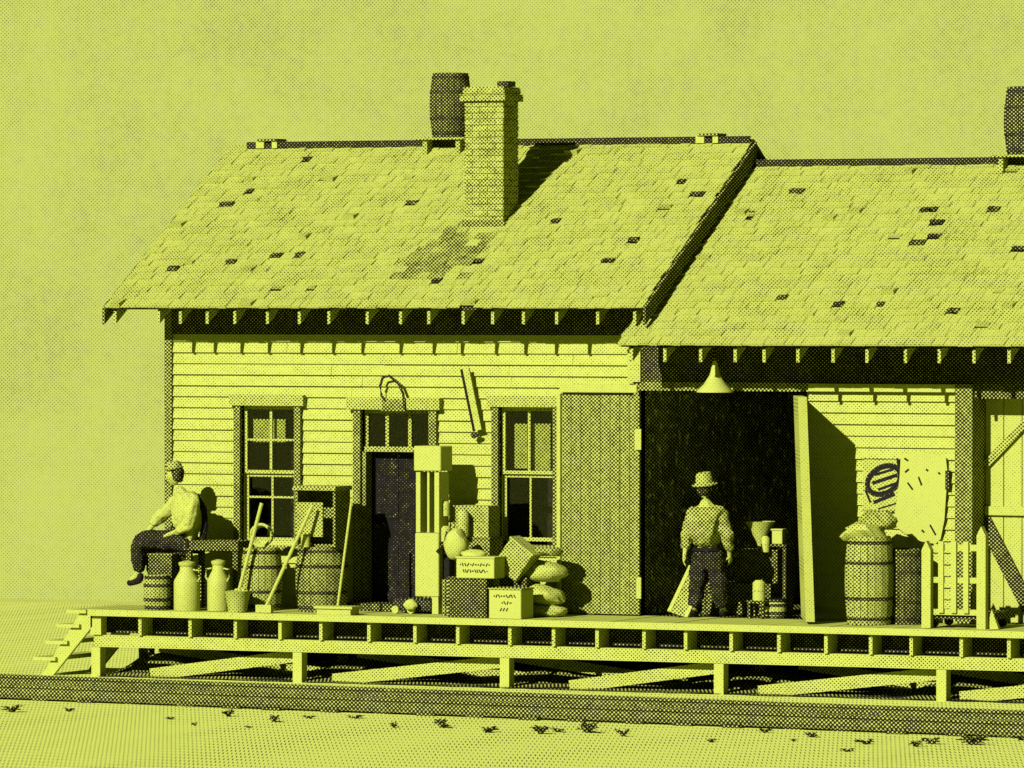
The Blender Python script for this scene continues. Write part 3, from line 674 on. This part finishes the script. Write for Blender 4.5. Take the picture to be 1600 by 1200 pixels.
# freight between scale and folded door
def crate(px0, px1, py0, py1, Y, dep, label, m='mid', slats=0, base=None, name='crate', cat='crate', rot=0, group=None, marks=None, lid=None):
    b = B2(px0, px1, py0, py1, Y, dep, base); cx, cz = (b[0]+b[1])/2, (b[4]+b[5])/2
    t = root(name, (cx, Y + dep/2, b[4]), label, cat, group); mt = Matrix.Translation((cx, Y, cz)) @ Matrix.Rotation(rot, 4, 'Y') @ Matrix.Translation((-cx, -Y, -cz))
    def tr(bm):
        if rot:
            for v in bm.verts: v.co = mt @ v.co
        return bm
    if slats:
        bm = nb(); h = (b[5]-b[4]) / slats
        for k in range(slats): box(bm, b[0], b[1], b[2], b[3], b[4] + k*h + .006, b[4] + (k+1)*h - .006)
        box(bm, b[0]+.015, b[1]-.015, b[2]+.015, b[3]-.015, b[4], b[5]-.01); part('slats', tr(bm), M[m], t)
        for e_ in ((b[0]-.002, b[0]+.04), (b[1]-.04, b[1]+.002)): part('corner_batten', tr(B((e_[0], e_[1], b[2]-.018, b[2]-.001, b[4], b[5]))), M[m], t)
    else:
        part('boards', tr(B(b)), M[m], t, bevel=.006)
        part('lid', tr(B((b[0]-.01, b[1]+.01, b[2]-.01, b[3]+.01, b[5]+.001, b[5]+.018))), M[lid or m], t)
    if marks:
        bm = nb(); rnd = random.Random(len(label))
        for zf, x0f, x1f in marks:
            x = b[0] + (b[1]-b[0])*x0f; xe = b[0] + (b[1]-b[0])*x1f
            while x < xe:
                w_ = rnd.uniform(.012, .026); z_ = b[4] + (b[5]-b[4])*zf; k = rnd.choice((0, 1, 2))
                if k == 0: bar(bm, (x, b[2]-.003, z_-.018), (x+w_, b[2]-.003, z_+.018), .012, .003, (0, 1, 0))
                elif k == 1: bar(bm, (x, b[2]-.003, z_+.018), (x+w_, b[2]-.003, z_-.018), .012, .003, (0, 1, 0))
                else: bar(bm, (x, b[2]-.003, z_), (x+w_, b[2]-.003, z_), .014, .003, (0, 1, 0))
                x += w_ + rnd.uniform(.008, .018)
        part('stencil_marks', tr(bm), M['ink'], t)
    return t, b
crate(692, 738, 906, 960, -1.0, .45, 'slatted crate at the bottom beside the platform scale', 'midd', 3, ZP)
_, fb = crate(713, 772, 873, 903, -1.30, .30, 'white box lettered in two dark lines on the slatted crate', 'paper', 0, None, 'lettered_box', 'box', marks=((.68, .1, .88), (.36, .18, .82)))
part_support = crate(700, 760, 905, 960, -1.28, .22, 'low dark crate under the two-line white box', 'darkw', 0, ZP)
crate(764, 814, 922, 963, -1.42, .34, 'white lettered carton lowest in front of the window', 'paper', 0, ZP, 'lettered_box', 'box', marks=((.78, .15, .85), (.55, .4, .65), (.32, .35, .62)), lid='mid')
crate(780, 822, 905, 962, -.9, .40, 'dark crate behind the white lettered carton', 'darkw', 0, ZP)
crate(780, 822, 850, 900, -1.0, .26, 'tilted board box balanced on one corner above the carton', 'mid', 0, None, 'tilted_box', 'box', rot=R(35), lid='sack')
def tin(px, py0, py1, Y, wpx, label, m='can', z=None):
    a = W(px, py1, Y); h = (py1 - py0)/134; r = wpx/268; zz = a.z if z is None else z
    t = root('tin_can', (a.x, Y, zz), label, 'tin'); bm = nb(); lathe(bm, [(r, 0), (r, h*.85), (r*.55, h), (r*.3, h)], (a.x, Y, zz), 18); part('body', bm, M[m], t, smooth=True)
    bm = nb(); lathe(bm, [(r*1.04, 0), (r*1.04, .012)], (a.x, Y, zz + h*.45), 18); part('band', bm, M['bucket'], t)
# bundles
def sack(px, py, Y, r, seed, label, m='sack', group='sacks and bundles', rot=0, amp=.10):
    c = W(px, py, Y); c.y = Y; bm = nb(); blob(bm, c, r, seed, amp, 3, rot)
    o = part('sack', bm, M[m], smooth=True); return solo(o, label, 'sack', group)
sack(713, 850, -.95, (.13, .12, .17), 3, 'pale canvas bundle slumped behind the two-line white box', 'pale')
sack(741, 868, -1.0, (.15, .12, .07), 5, 'small pale bundle tucked just over the white box', 'pale')
crate(706, 764, 790, 841, -.5, .30, 'worn board box on top of the tall packing case', 'mid', 2, None)
tin(696, 783, 806, -.62, 14, 'small pale tin highest beside the platform scale', 'can')
tin(724, 797, 838, -.60, 18, 'taller pale tin standing before the worn board box', 'bucket')
tin(697, 822, 846, -.68, 16, 'small round pale tin just right of the scale crank', 'can')
part_case = crate(688, 702, 846, 960, -.66, .12, 'narrow dark stand beside the scale carrying a small tin', 'ink', 0, ZP)
crate(702, 765, 842, 960, -.52, .36, 'tall dark packing case behind the bundles by the scale', 'midd', 0, ZP)
sack(850, 861, -.62, (.24, .18, .06), 8, 'topmost sack of the pile beside the folded freight door', 'mid', rot=.05)
sack(852, 893, -.66, (.25, .19, .12), 9, 'second sack from the top, sagging at its left end', 'sack', rot=.12)
sack(848, 930, -.70, (.27, .20, .12), 10, 'third sack of the pile beside the folded door', 'sack', rot=.10)
sack(850, 955, -.70, (.27, .20, .085), 11, 'lowest sack lying on the deck by the folded door', 'sack', rot=0)

# ------------------------------------------------------------------ fittings on the wall
A = W(612, 622, -.12)
pts = [W(p[0], p[1], -.14) for p in ((632, 640), (630, 615), (622, 598), (608, 587), (598, 590), (594, 603), (596, 618), (603, 627))]
t = root('hoop_bracket', (A.x, -.1, A.z), 'bent dark iron hoop standing over the door lintel', 'iron hoop'); bm = nb(); tube(bm, pts, .017); part('hoop', bm, M['iron'], t, smooth=True)
q_ = rect(598, 634, 624, 642, -.12); part('plate', B((q_[0], q_[1], -.15, -.121, q_[2], q_[3])), M['midd'], t)
t = root('wall_stick', (X(735, -.1), -.1, Z(630)), 'slim pale stick hung aslant on the wall beside the second window', 'stick')
p, q = W(728, 576, -.13), W(748, 672, -.13); bm = nb(); bar(bm, p, q, .085, .03, (0, 1, 0)); part('stick', bm, M['clap'], t)
p, q = W(721, 577, -.15), W(741, 674, -.15); bm = nb(); bar(bm, p, q, .024, .03, (0, 1, 0)); part('edge', bm, M['ink'], t)  # black strip painted as the shadow along the stick
bm = nb(); blob(bm, W(742, 680, -.14), (.055, .03, .035), 2, .15, 2); part('hook', bm, M['iron'], t, smooth=True)
# hanging lamp
YL = -.55; lx = X(1117, YL); zl = Z(613, YL, 1117)
t = root('hanging_lamp', (lx, YL, zl), 'white enamel cone lamp hanging under the eave before the freight doorway', 'lamp')
bm = nb(); lathe(bm, [(.21, 0), (.205, .02), (.13, .09), (.06, .20), (.035, .30), (.02, .36)], (lx, YL, zl), 28); part('shade', bm, M['white'], t, smooth=True)
bm = nb(); tube(bm, [(lx, YL, zl + .35), (lx, YL, zl + .62)], .01); part('cord', bm, M['iron'], t)

# ------------------------------------------------------------------ inside the freight doorway
crate(1098, 1205, 912, 974, .55, .5, 'long dark packing case on the freight-room floor behind the standing man', 'darkw', 3, ZP)
crate(1150, 1215, 862, 911, .75, .35, 'dark crate stacked on the long packing case inside', 'darkw', 0, None)
c = W(1186, 934, .45); zc_ = W(1186, 911, .55).z
tin(1186, 907, 938, -.02, 20, 'pale tin hung low beside the long packing case', 'can')
t_ = root('wooden_stool', (X(1186, -.02), -.02, ZP), 'small dark stool holding up a pale tin in the doorway', 'stool')
zst = W(1186, 938, -.02).z; xs_ = X(1186, -.02)
part('seat', B((xs_ - .11, xs_ + .11, -.13, .09, zst - .03, zst - .001)), M['darkw'], t_)
for sx in (-.085, .085):
    for sy in (-.105, .065): part('leg', B((xs_ + sx - .015, xs_ + sx + .015, -.02 + sy - .015 + .02, -.02 + sy + .035, ZP - .009, zst - .031)), M['darkw'], t_)
tin(1196, 851, 876, .68, 13, 'small pale tin standing in front of the stacked crate', 'can', W(1186, 862, .75).z)
t, b = crate(1206, 1222, 829, 850, .72, .12, 'small bright carton high on the right inside the doorway', 'paper', 0, None, 'carton', 'carton')
xs_ = (b[0]+b[1])/2; st_ = root('upright_shelf', (xs_, .8, ZP), 'narrow dark shelf stand carrying the bright carton', 'shelf')
part('board', B((xs_ - .13, xs_ + .13, .68, .95, b[4] - .03, b[4] - .001)), M['darkw'], st_); part('upright', B((xs_ + .08, xs_ + .12, .70, .93, ZP - .009, b[4] - .031)), M['darkw'], st_); part('upright', B((xs_ - .12, xs_ - .08, .70, .93, W(1186, 862, .75).z + .01 , b[4] - .031)), M['darkw'], st_)
# funnel-shaped hopper
fx = X(1180, .7); zt4 = Z(817, .7, 1180); zb4 = Z(862, .7, 1180)
t = root('tin_funnel', (fx, .7, zb4), 'pale tin funnel with wide mouth standing on the stacked crate', 'funnel')
bm = nb(); lathe(bm, [(.03, 0), (.04, .10), (.17, .33), (.175, .345), (.16, .34), (.03, .11)], (fx - .02, .9, zb4), 20); part('cone', bm, M['dusty'], t, smooth=True)
barrel('keg', 1212, 945, 975, .12, 34, 'little pale keg just inside the right of the freight doorway', 'keg', None, 'sack', zbase=ZP - .008)
# leaning board crate by the standing man
a, b = W(1050, 970, -.25), W(1082, 895, -.02)
t = root('leaning_board', (a.x, -.25, ZP), 'pale framed board leaning in the freight doorway left of the standing man', 'board')
d = (Vector((b.x, .0, b.z)) - Vector((a.x, -.25, ZP))); d.normalize(); s = Vector((math.cos(R(-12)), 0, math.sin(R(-12)))); s = (s - d * s.dot(d)).normalized(); L_ = .60
c = Vector((a.x + .07, -.25, ZP + .03)) + d * L_ / 2
bm = nb(); obox(bm, c, d * L_/2, s * .11, s.cross(d) * .012); part('panel', bm, M['mid'], t)
for k in (-1, 1):
    bm = nb(); obox(bm, c + s * .11 * k + d.cross(s) * .0, d * L_/2, s * .022, s.cross(d) * .02); part('rail', bm, M['pale'], t)

# ------------------------------------------------------------------ right of the freight doorway
_, rbx, rbz, rbr = barrel('barrel', 1358, 842, 975, -.75, 74, 'wooden barrel heaped with sacks in front of the emblem poster', 'barrel', 'barrels on the platform', 'mid', zbase=ZP)
sack(1350, 833, -.80, (.24, .20, .12), 21, 'pale sack flopped over the rim of the right barrel', 'sack', amp=.16)
sack(1372, 814, -.66, (.20, .16, .12), 22, 'small folded sack on top of the barrel heap', 'mid', amp=.18)
barrel('barrel', 1415, 862, 975, -.45, 60, 'narrow dark barrel between the heaped barrel and the slatted rack', 'barrel', 'barrels on the platform', 'darkw', zbase=ZP)
# emblem poster
YP = -.055
q_ = rect(1348, 1405, 716, 800, YP)
t = root('poster', ((q_[0]+q_[1])/2, YP, q_[2]), 'square paper poster with a dark oval emblem and slanting lines', 'poster')
part('paper', B((q_[0], q_[1], YP - .006, YP, q_[2], q_[3])), M['oldpaper'], t)
part('border', B((q_[0], q_[1], YP - .010, YP - .0065, q_[2], q_[2] + .018), (q_[0], q_[1], YP - .010, YP - .0065, q_[3] - .014, q_[3])), M['midd'], t)
def pt(px, py): p = W(px, py, YP - .01); return Vector((p.x, YP - .009, p.z))
bm = nb()
ctr = (1381, 750); 
pts = []
for k in range(22):
    a = 2*math.pi*k/22; ex, ey = 28*math.cos(a), 20*math.sin(a); ca, sa = math.cos(R(-32)), math.sin(R(-32))
    pts.append(pt(ctr[0] + ex*ca - ey*sa, ctr[1] + ex*sa + ey*ca))
for a, b in zip(pts, pts[1:] + pts[:1]): bar(bm, a, b, .062, .004, (0, 1, 0))
for p, q, w_ in (((1363,755),(1402,742),.03), ((1366,742),(1396,733),.022), ((1372,765),(1400,755),.022), ((1365,785),(1398,772),.03), ((1372,795),(1402,786),.012), ((1352, 765), (1360, 785), .02), ((1402,716),(1404,730),.02)):
    bar(bm, pt(*p) + Vector((0, -.001, 0)), pt(*q) + Vector((0, -.001, 0)), w_ * 1.3, .003, (0, 1, 0))
part('emblem', bm, M['ink'], t)
# large ragged sheet
YQ = -.075
t = root('paper_sheet', (X(1445, YQ), YQ, Z(840, YQ, 1445)), 'large ragged white sheet hung on the wall beside the emblem poster', 'paper sheet')
out = [(1408, 708), (1440, 706), (1478, 714), (1481, 740), (1478, 780), (1476, 812), (1470, 842), (1462, 850), (1440, 846), (1420, 838), (1402, 824), (1397, 812), (1402, 780), (1406, 745)]
bm = nb(); pr = [W(a, b, YQ) for a, b in out]; prism(bm, [(p.x, p.z) for p in pr][::-1], YQ - .008, YQ); part('sheet', bm, M['paper'], t)
bm = nb()
for a, b, c_, d_ in ((1413, 716, 1419, 720), (1414, 738, 1420, 733), (1418, 754, 1426, 765), (1435, 745, 1440, 758), (1447, 733, 1450, 736), (1466, 738, 1469, 741), (1440, 828, 1444, 832), (1453, 820, 1462, 836)):
    p, q = W(a, b, YQ - .012), W(c_, d_, YQ - .012); bar(bm, (p.x, YQ - .012, p.z), (q.x, YQ - .012, q.z), .02, .004, (0, 1, 0))
part('torn_marks', bm, M['ink'], t)
part('nail_strip', B((X(1478, YQ), X(1484, YQ), YQ - .02, -.045, Z(765, YQ, 1480), Z(735, YQ, 1480))), M['iron'], t)
# slatted rack (baggage cart end)
YG = -1.2
t = root('slatted_rack', (X(1490, YG), YG, ZP), 'pale slatted baggage rack with uprights standing at the right by the braced door', 'rack')
def gx(px): return X(px, YG)
def gz(py): return Z(py, YG, 1490)
for a, b, top in ((1440, 1454, 846), (1526, 1540, 822)):
    bm = nb(); prism(bm, [(gx(a), ZP), (gx(b), ZP), (gx(b), gz(top + 14)), (gx((a+b)/2), gz(top)), (gx(a), gz(top + 14))], YG, YG + .09); part('post', bm, M['pale'], t)
for a in (1469, 1489, 1508):
    part('slat', B((gx(a - 4), gx(a + 4), YG + .02, YG + .05, gz(958), gz(846))), M['pale'], t)
for py, h in ((856, 10), (907, 9), (957, 9)):
    part('rail', B((gx(1456) + .002, gx(1524) - .002, YG + .052, YG + .085, gz(py + h/2), gz(py - h/2))), M['pale'], t)
part('base', B((gx(1440), gx(1550), YG + .10, YG + .75, ZP + .10, ZP + .18)), M['darkw'], t)
bm = nb()
for px in (1450, 1535):
    for dy in (.2, .65): lathe(bm, [(.05, -.02), (.05, .02)], (gx(px), YG + dy, ZP + .051), 16, (0, 1, 0))
part('wheel', bm, M['iron'], t)
bm = nb(); prism(bm, [(gx(1538), ZP), (gx(1556), ZP), (gx(1545), ZP + .22)], YG + .092, YG + .15); part('foot_brace', bm, M['pale'], t)

# ------------------------------------------------------------------ people
def skinned(verts, edges, radii, sub=1):
    """grow a skin over a stick figure and hand back the finished mesh"""
    me = bpy.data.meshes.new('tmp'); me.from_pydata([tuple(v) for v in verts], edges, []); o = bpy.data.objects.new('tmp', me); COL.objects.link(o)
    o.modifiers.new('s', 'SKIN')
    for i, r in enumerate(radii):
        s = me.skin_vertices[0].data[i]; s.radius = (r, r) if isinstance(r, (int, float)) else r; s.use_root = (i == 0)
    ss = o.modifiers.new('u', 'SUBSURF'); ss.levels = sub; ss.render_levels = sub
    dg = bpy.context.evaluated_depsgraph_get(); dg.update()
    out = bpy.data.meshes.new_from_object(o.evaluated_get(dg)); bpy.data.objects.remove(o); bpy.data.meshes.remove(me)
    return out
class Fig:
    def __init__(s): s.v, s.e, s.r, s.n = [], [], [], {}
    def add(s, name, p, r, parent=None):
        s.n[name] = len(s.v); s.v.append(Vector(p)); s.r.append(r)
        if parent is not None: s.e.append((s.n[parent], s.n[name]))
    def mesh(s, sub=1): return skinned(s.v, s.e, s.r, sub)
def head_bm(c, fwd, h=.235, w=.155, dpt=.19):
    """head with brow, nose, lips, chin, ears; fwd = looking direction"""
    bm = nb(); q = bmesh.ops.create_icosphere(bm, subdivisions=4, radius=1)['verts']
    fwd = Vector(fwd).normalized(); up = Vector((0, 0, 1)); sd_ = up.cross(fwd).normalized(); up = fwd.cross(sd_)
    def gsn(a, b, s): return math.exp(-((a - b) / s) ** 2)
    for v in q:
        f, l, u = v.co.x, v.co.y, v.co.z
        W_ = w/2 * (1 - .26 * max(0, -u) ** 1.2) ; D_ = dpt/2 * (1 - .10 * max(0, -u))
        ff = f * D_; ll = l * W_; uu = u * h/2
        if f > 0:
            ff *= .92; ff += .026 * gsn(l, 0, .16) * gsn(u, -.12, .17) * f + .010 * gsn(l, 0, .3) * gsn(u, -.50, .10) + .012 * gsn(l, 0, .35) * gsn(u, -.82, .16)
            ff -= .011 * gsn(abs(l), .38, .16) * gsn(u, .06, .12); ff += .006 * gsn(abs(l), .35, .3) * gsn(u, .26, .1)
            ff -= .005 * gsn(l, 0, .3) * gsn(u, -.60, .04)
        if f < 0 and u < -.2: ff *= .80
        ll += math.copysign(.014, l) * gsn(f, -.10, .16) * gsn(u, -.08, .24) * (abs(l) > .8)
        v.co = Vector(c) + fwd * ff + sd_ * ll + up * uu
    return bm
def fuse(name, mesh, bms, m, parent, vox=.009, label=None):
    bm = nb()
    if mesh: bm.from_mesh(mesh); bpy.data.meshes.remove(mesh)
    for b in bms:
        tmp = bpy.data.meshes.new('t'); b.to_mesh(tmp); bm.from_mesh(tmp); b.free(); bpy.data.meshes.remove(tmp)
    o = part(name, bm, m, parent, label=label)
    rm = o.modifiers.new('r', 'REMESH'); rm.mode = 'VOXEL'; rm.voxel_size = vox; rm.use_smooth_shade = True
    sm = o.modifiers.new('sm', 'SMOOTH'); sm.iterations = 2; sm.factor = .5
    if name in ('shirt', 'trousers'):
        tx = bpy.data.textures.get('folds') or bpy.data.textures.new('folds', 'CLOUDS'); tx.noise_scale = .10; tx.noise_depth = 1
        dm = o.modifiers.new('folds', 'DISPLACE'); dm.texture = tx; dm.strength = .045; dm.mid_level = .5; dm.texture_coords = 'LOCAL'
    return o
def hand(fig, wrist, pname, d, palmn, curl=.5, side=1, tag='h'):
    """palm, four fingers and a thumb; d = pointing direction, palmn = palm normal"""
    d = Vector(d).normalized(); n = Vector(palmn); n = (n - d * n.dot(d)).normalized(); s = d.cross(n) * side; w0 = Vector(wrist)
    fig.add(tag+'p', w0 + d*.05, (.040, .022), pname)
    for i, (off, L) in enumerate(((.031, .068), (.011, .076), (-.010, .072), (-.030, .057))):
        b = w0 + d*.088 + s*off; a1 = curl * .7; a2 = curl * 1.5
        fig.add(f'{tag}f{i}a', b, .010, tag+'p')
        p1 = b + (d*math.cos(a1) + n*math.sin(a1)) * L*.5; p2 = p1 + (d*math.cos(a2) + n*math.sin(a2)) * L*.5
        fig.add(f'{tag}f{i}b', p1, .0095, f'{tag}f{i}a'); fig.add(f'{tag}f{i}c', p2, .0075, f'{tag}f{i}b')
    b = w0 + d*.03 + s*.035; fig.add(tag+'ta', b, .012, tag+'p'); p1 = b + (d*.6 + s*.6 + n*.4).normalized()*.035; p2 = p1 + (d*.85 + s*.1 + n*.5).normalized()*.03
    fig.add(tag+'tb', p1, .011, tag+'ta'); fig.add(tag+'tc', p2, .0085, tag+'tb')

# --- seated man: faces left, leans forward, forearms on his thighs
YMn = YM + .32
def q(px, py, dy=0):
    p = W(px, py, YMn); p.y = YMn; p.x = p.x + 0; 
    # keep the photo position while shifting in depth
    r = W(px, py, YMn + dy); return Vector((r.x, YMn + dy, r.z))
man = root('person', (q(300, 846).x, YMn, ZSEAT), 'seated man in white shirt and dark trousers leaning forward on the dark bench', 'person')
hipc, chest, neck, headc = q(306, 838), q(292, 790), q(284, 766), q(272, 743)
kn1, an1 = q(216, 842, -.16), q(217, 897, -.16)      # near leg
kn2, an2 = q(238, 852, .14), q(243, 905, .14)
f = Fig()
f.add('pel', hipc, (.15, .13)); f.add('wst', q(302, 818), (.14, .115), 'pel'); f.add('chs', chest, (.175, .125), 'wst'); f.add('nb', q(285, 772), (.09, .07), 'chs'); f.add('nk', q(279, 759), .058, 'nb')
sh1, el1, wr1 = q(300, 782, -.19), q(297, 822, -.24), q(262, 836, -.20)
sh2, el2, wr2 = q(281, 782, .19), q(252, 806, .22), q(232, 829, .16)
for k, (s_, e_, w_, dy) in enumerate(((sh1, el1, wr1, -1), (sh2, el2, wr2, 1))):
    f.add(f's{k}', s_, .062, 'chs'); f.add(f'e{k}', e_, .046, f's{k}'); f.add(f'w{k}', w_, .028, f'e{k}')
    hand(f, w_, f'w{k}', (w_ - e_), (-.2, 0, -1), .6, dy, f'h{k}')
for k, (kn, an, dy) in enumerate(((kn1, an1, -.09), (kn2, an2, .09))):
    f.add(f't{k}', q(296, 846, dy), .09, 'pel'); f.add(f'k{k}', kn, .062, f't{k}'); f.add(f'c{k}', kn.lerp(an, .4), .055, f'k{k}'); f.add(f'a{k}', an, .04, f'c{k}')
    f.add(f'fo{k}', an + Vector((-.12, 0, -.09)), .035, f'a{k}')
fuse('body', f.mesh(), [head_bm(headc, (-1, -.25, -.12))], M['skin'], man)
f = Fig()
f.add('pel', q(304, 834), (.21, .18)); f.add('wst', q(296, 815), (.26, .21), 'pel'); f.add('chs', chest, (.27, .21), 'wst'); f.add('nb', q(286, 771), (.14, .12), 'chs')
for k, (s_, e_, w_) in enumerate(((sh1, el1, wr1), (sh2, el2, wr2))):
    f.add(f's{k}', s_, .11, 'chs'); f.add(f'm{k}', s_.lerp(e_, .5), .092, f's{k}'); f.add(f'e{k}', e_, .080, f'm{k}'); f.add(f'w{k}', e_.lerp(w_, .72), .055, f'e{k}')
fuse('shirt', f.mesh(), [], M['shirt'], man, .012)
f = Fig()
f.add('pel', q(307, 842), (.22, .19)); 
for k, (kn, an, dy) in enumerate(((kn1, an1, -.09), (kn2, an2, .09))):
    f.add(f't{k}', q(294, 846, dy), .145, 'pel'); f.add(f'k{k}', kn, .128, f't{k}'); f.add(f'c{k}', kn.lerp(an, .5), .108, f'k{k}'); f.add(f'a{k}', an, .068, f'c{k}')
fuse('trousers', f.mesh(), [], M['trousers'], man, .012)
for kn, an in ((kn1, an1), (kn2, an2)):
    f = Fig(); f.add('a', an + Vector((.02, 0, .03)), .058); f.add('h', an + Vector((.025, 0, -.07)), .05, 'a'); f.add('b', an + Vector((-.07, 0, -.095)), .045, 'h'); f.add('c', an + Vector((-.16, 0, -.115)), .040, 'b')
    fuse('boot', f.mesh(), [], M['ink'], man, .01)
bm = nb(); blob(bm, headc + Vector((.046, 0, .015)), (.076, .086, .105), 4, .10, 3); part('hair', bm, M['hair'], man, smooth=True)
bm = nb(); lathe(bm, [(.105, 0), (.11, .012), (.092, .02), (.085, .07), (.06, .095), (.02, .10)], headc + Vector((.008, 0, .075)), 24, (-.18, -.05, 1)); part('cap', bm, M['hat'], man, smooth=True)
bm = nb(); tube(bm, [q(306, 774, .02), q(318, 795, .0), q(321, 820, -.02), q(316, 842, -.03)], .042); part('suspender', bm, M['ink'], man, smooth=True)

# --- standing man seen from behind in the freight doorway
YK = -.12
def k(px, py, dy=0):
    r = W(px, py, YK + dy); return Vector((r.x, YK + dy, r.z))
zf = ZP
man2 = root('person', (k(1106, 970).x, YK, ZP), 'man in hat and worn pale shirt seen from behind in the freight doorway', 'person')
hd = k(1101, 764, .06)
f = Fig()
f.add('pel', k(1106, 866), (.15, .11)); f.add('wst', k(1105, 848), (.135, .10), 'pel'); f.add('chs', k(1104, 806), (.185, .12), 'wst'); f.add('nb', k(1103, 787), (.09, .07), 'chs'); f.add('nk', k(1102, 778), .056, 'nb')
L = [(k(1082, 802), k(1073, 838, -.02), k(1070, 866, -.08)), (k(1126, 802), k(1137, 838, -.02), k(1140, 866, .08))]
for i, (s_, e_, w_) in enumerate(L):
    f.add(f's{i}', s_, .06, 'chs'); f.add(f'e{i}', e_, .045, f's{i}'); f.add(f'w{i}', w_, .028, f'e{i}')
    hand(f, w_, f'w{i}', w_ - e_, (1 if i == 0 else -1, .3, 0), .5, 1 if i == 0 else -1, f'h{i}')
legs = []
for i, s in enumerate((-1, 1)):
    kn = k(1106 + s*17, 921, -.02 * s); an = Vector((k(1106 + s*20, 960).x, YK + .06 * s, ZP + .09)); legs.append((kn, an))
    f.add(f't{i}', k(1106 + s*12, 878), .085, 'pel'); f.add(f'k{i}', kn, .06, f't{i}'); f.add(f'c{i}', kn.lerp(an, .4), .055, f'k{i}'); f.add(f'a{i}', an, .038, f'c{i}')
    f.add(f'o{i}', an + Vector((-.02, .14, -.05)), .035, f'a{i}')
fuse('body', f.mesh(), [head_bm(hd, (-.2, 1, -.15), .225)], M['skin'], man2)
f = Fig()
f.add('pel', k(1106, 858), (.20, .15)); f.add('wst', k(1105, 842), (.27, .18), 'pel'); f.add('chs', k(1104, 808), (.27, .17), 'wst'); f.add('nb', k(1103, 787), (.19, .12), 'chs')
for i, (s_, e_, w_) in enumerate(L):
    f.add(f's{i}', s_, .10, 'chs'); f.add(f'm{i}', s_.lerp(e_, .5), .092, f's{i}'); f.add(f'e{i}', e_, .082, f'm{i}'); f.add(f'w{i}', e_.lerp(w_, .8), .058, f'e{i}')
fuse('shirt', f.mesh(), [], M['jacket'], man2, .012)
f = Fig(); f.add('pel', k(1106, 868), (.21, .16)); f.add('top', k(1106, 852), (.20, .15), 'pel')
for i, (kn, an) in enumerate(legs):
    s = (-1, 1)[i]; f.add(f't{i}', k(1106 + s*13, 880), .125, 'pel'); f.add(f'k{i}', kn, .105, f't{i}'); f.add(f'c{i}', kn.lerp(an, .5), .10, f'k{i}'); f.add(f'a{i}', an, .088, f'c{i}')
fuse('trousers', f.mesh(), [], M['trousers'], man2, .012)
for kn, an in legs:
    f = Fig(); f.add('a', an + Vector((0, 0, .0)), .055); f.add('h', an + Vector((0, -.03, -.045)), .045, 'a'); f.add('b', an + Vector((-.01, .10, -.048)), .042, 'h'); f.add('c', an + Vector((-.03, .18, -.052)), .036, 'b')
    fuse('boot', f.mesh(), [], M['ink'], man2, .01)
bm = nb(); blob(bm, hd + Vector((0, -.015, .01)), (.083, .095, .10), 6, .04, 3); part('hair', bm, M['hair'], man2, smooth=True)
bm = nb(); lathe(bm, [(.145, -.012), (.15, .0), (.105, .022), (.103, .028), (.096, .10), (.078, .135), (.02, .125)], hd + Vector((0, 0, .055)), 28, (-.05, -.12, 1)); part('hat', bm, M['hat'], man2, smooth=True)
bm = nb(); lathe(bm, [(.178, -.02), (.182, -.02), (.182, .02), (.178, .02)], (0, 0, 0), 28)
for v in bm.verts: v.co = Vector((v.co.x * .98, v.co.y * .78, v.co.z)) + k(1105, 858)
part('belt', bm, M['ink'], man2)

# ------------------------------------------------------------------ dark debris and dry tufts in the foreground
rnd = random.Random(21)
def tuft_mesh(seed):
    r = random.Random(seed); bm = nb(); blob(bm, (0, 0, 0), (.05, .04, .03), seed, .2, 1)
    for i in range(26):
        a = r.uniform(0, 6.28); l = r.uniform(.08, .26); x, y = r.uniform(-.03, .03), r.uniform(-.02, .02)
        p = Vector((x, y, 0)); q_ = p + Vector((math.cos(a)*l, math.sin(a)*l*.5, r.uniform(.015, .07))); w_ = .011
        tube(bm, [p, p.lerp(q_, .5) + Vector((0, 0, .02)), q_], [w_, w_*.8, .002], 4)
    me = bpy.data.meshes.new('weed_tuft'); bm.to_mesh(me); bm.free(); me.materials.append(M['weed']); return me
tm = [tuft_mesh(i) for i in range(4)]
def gpt(px, py):
    d = FW + RT * ((px - 800) / F) + UP * ((600 - py) / F); t = -CAM.z / d.z; return CAM + d * t
spots = [(18,1113,1.2),(108,1112,.6),(265,1124,.8),(305,1134,.5),(357,1120,.9),(388,1137,.6),(428,1128,.9),(484,1123,.9),(555,1123,.8),(616,1137,.8),(690,1137,1.1),(762,1145,1),(845,1147,1.2),(872,1144,.8),(918,1145,1.3),(975,1151,1.1),
         (1112,1160,.6),(1195,1145,.8),(1268,1152,1),(1355,1163,1.1),(1430,1167,.9),(1455,1163,.9),(1520,1164,1.2),(1595,1156,1),(1240,1158,.6),(1325,1175,.5)]
for i, (px, py, s) in enumerate(spots):
    p = gpt(px, py); o = bpy.data.objects.new('weed_tuft', tm[i % 4]); COL.objects.link(o); o.location = (p.x, p.y, 0); o.scale = (s*rnd.uniform(.4, .85), s*rnd.uniform(.4, .8), s*rnd.uniform(.5, 1.3)); o.rotation_euler.z = rnd.uniform(-3, 3)
    solo(o, 'small dark dry weed tuft on the pale ground in front of the track', 'weed', 'weed tufts in front of the track')
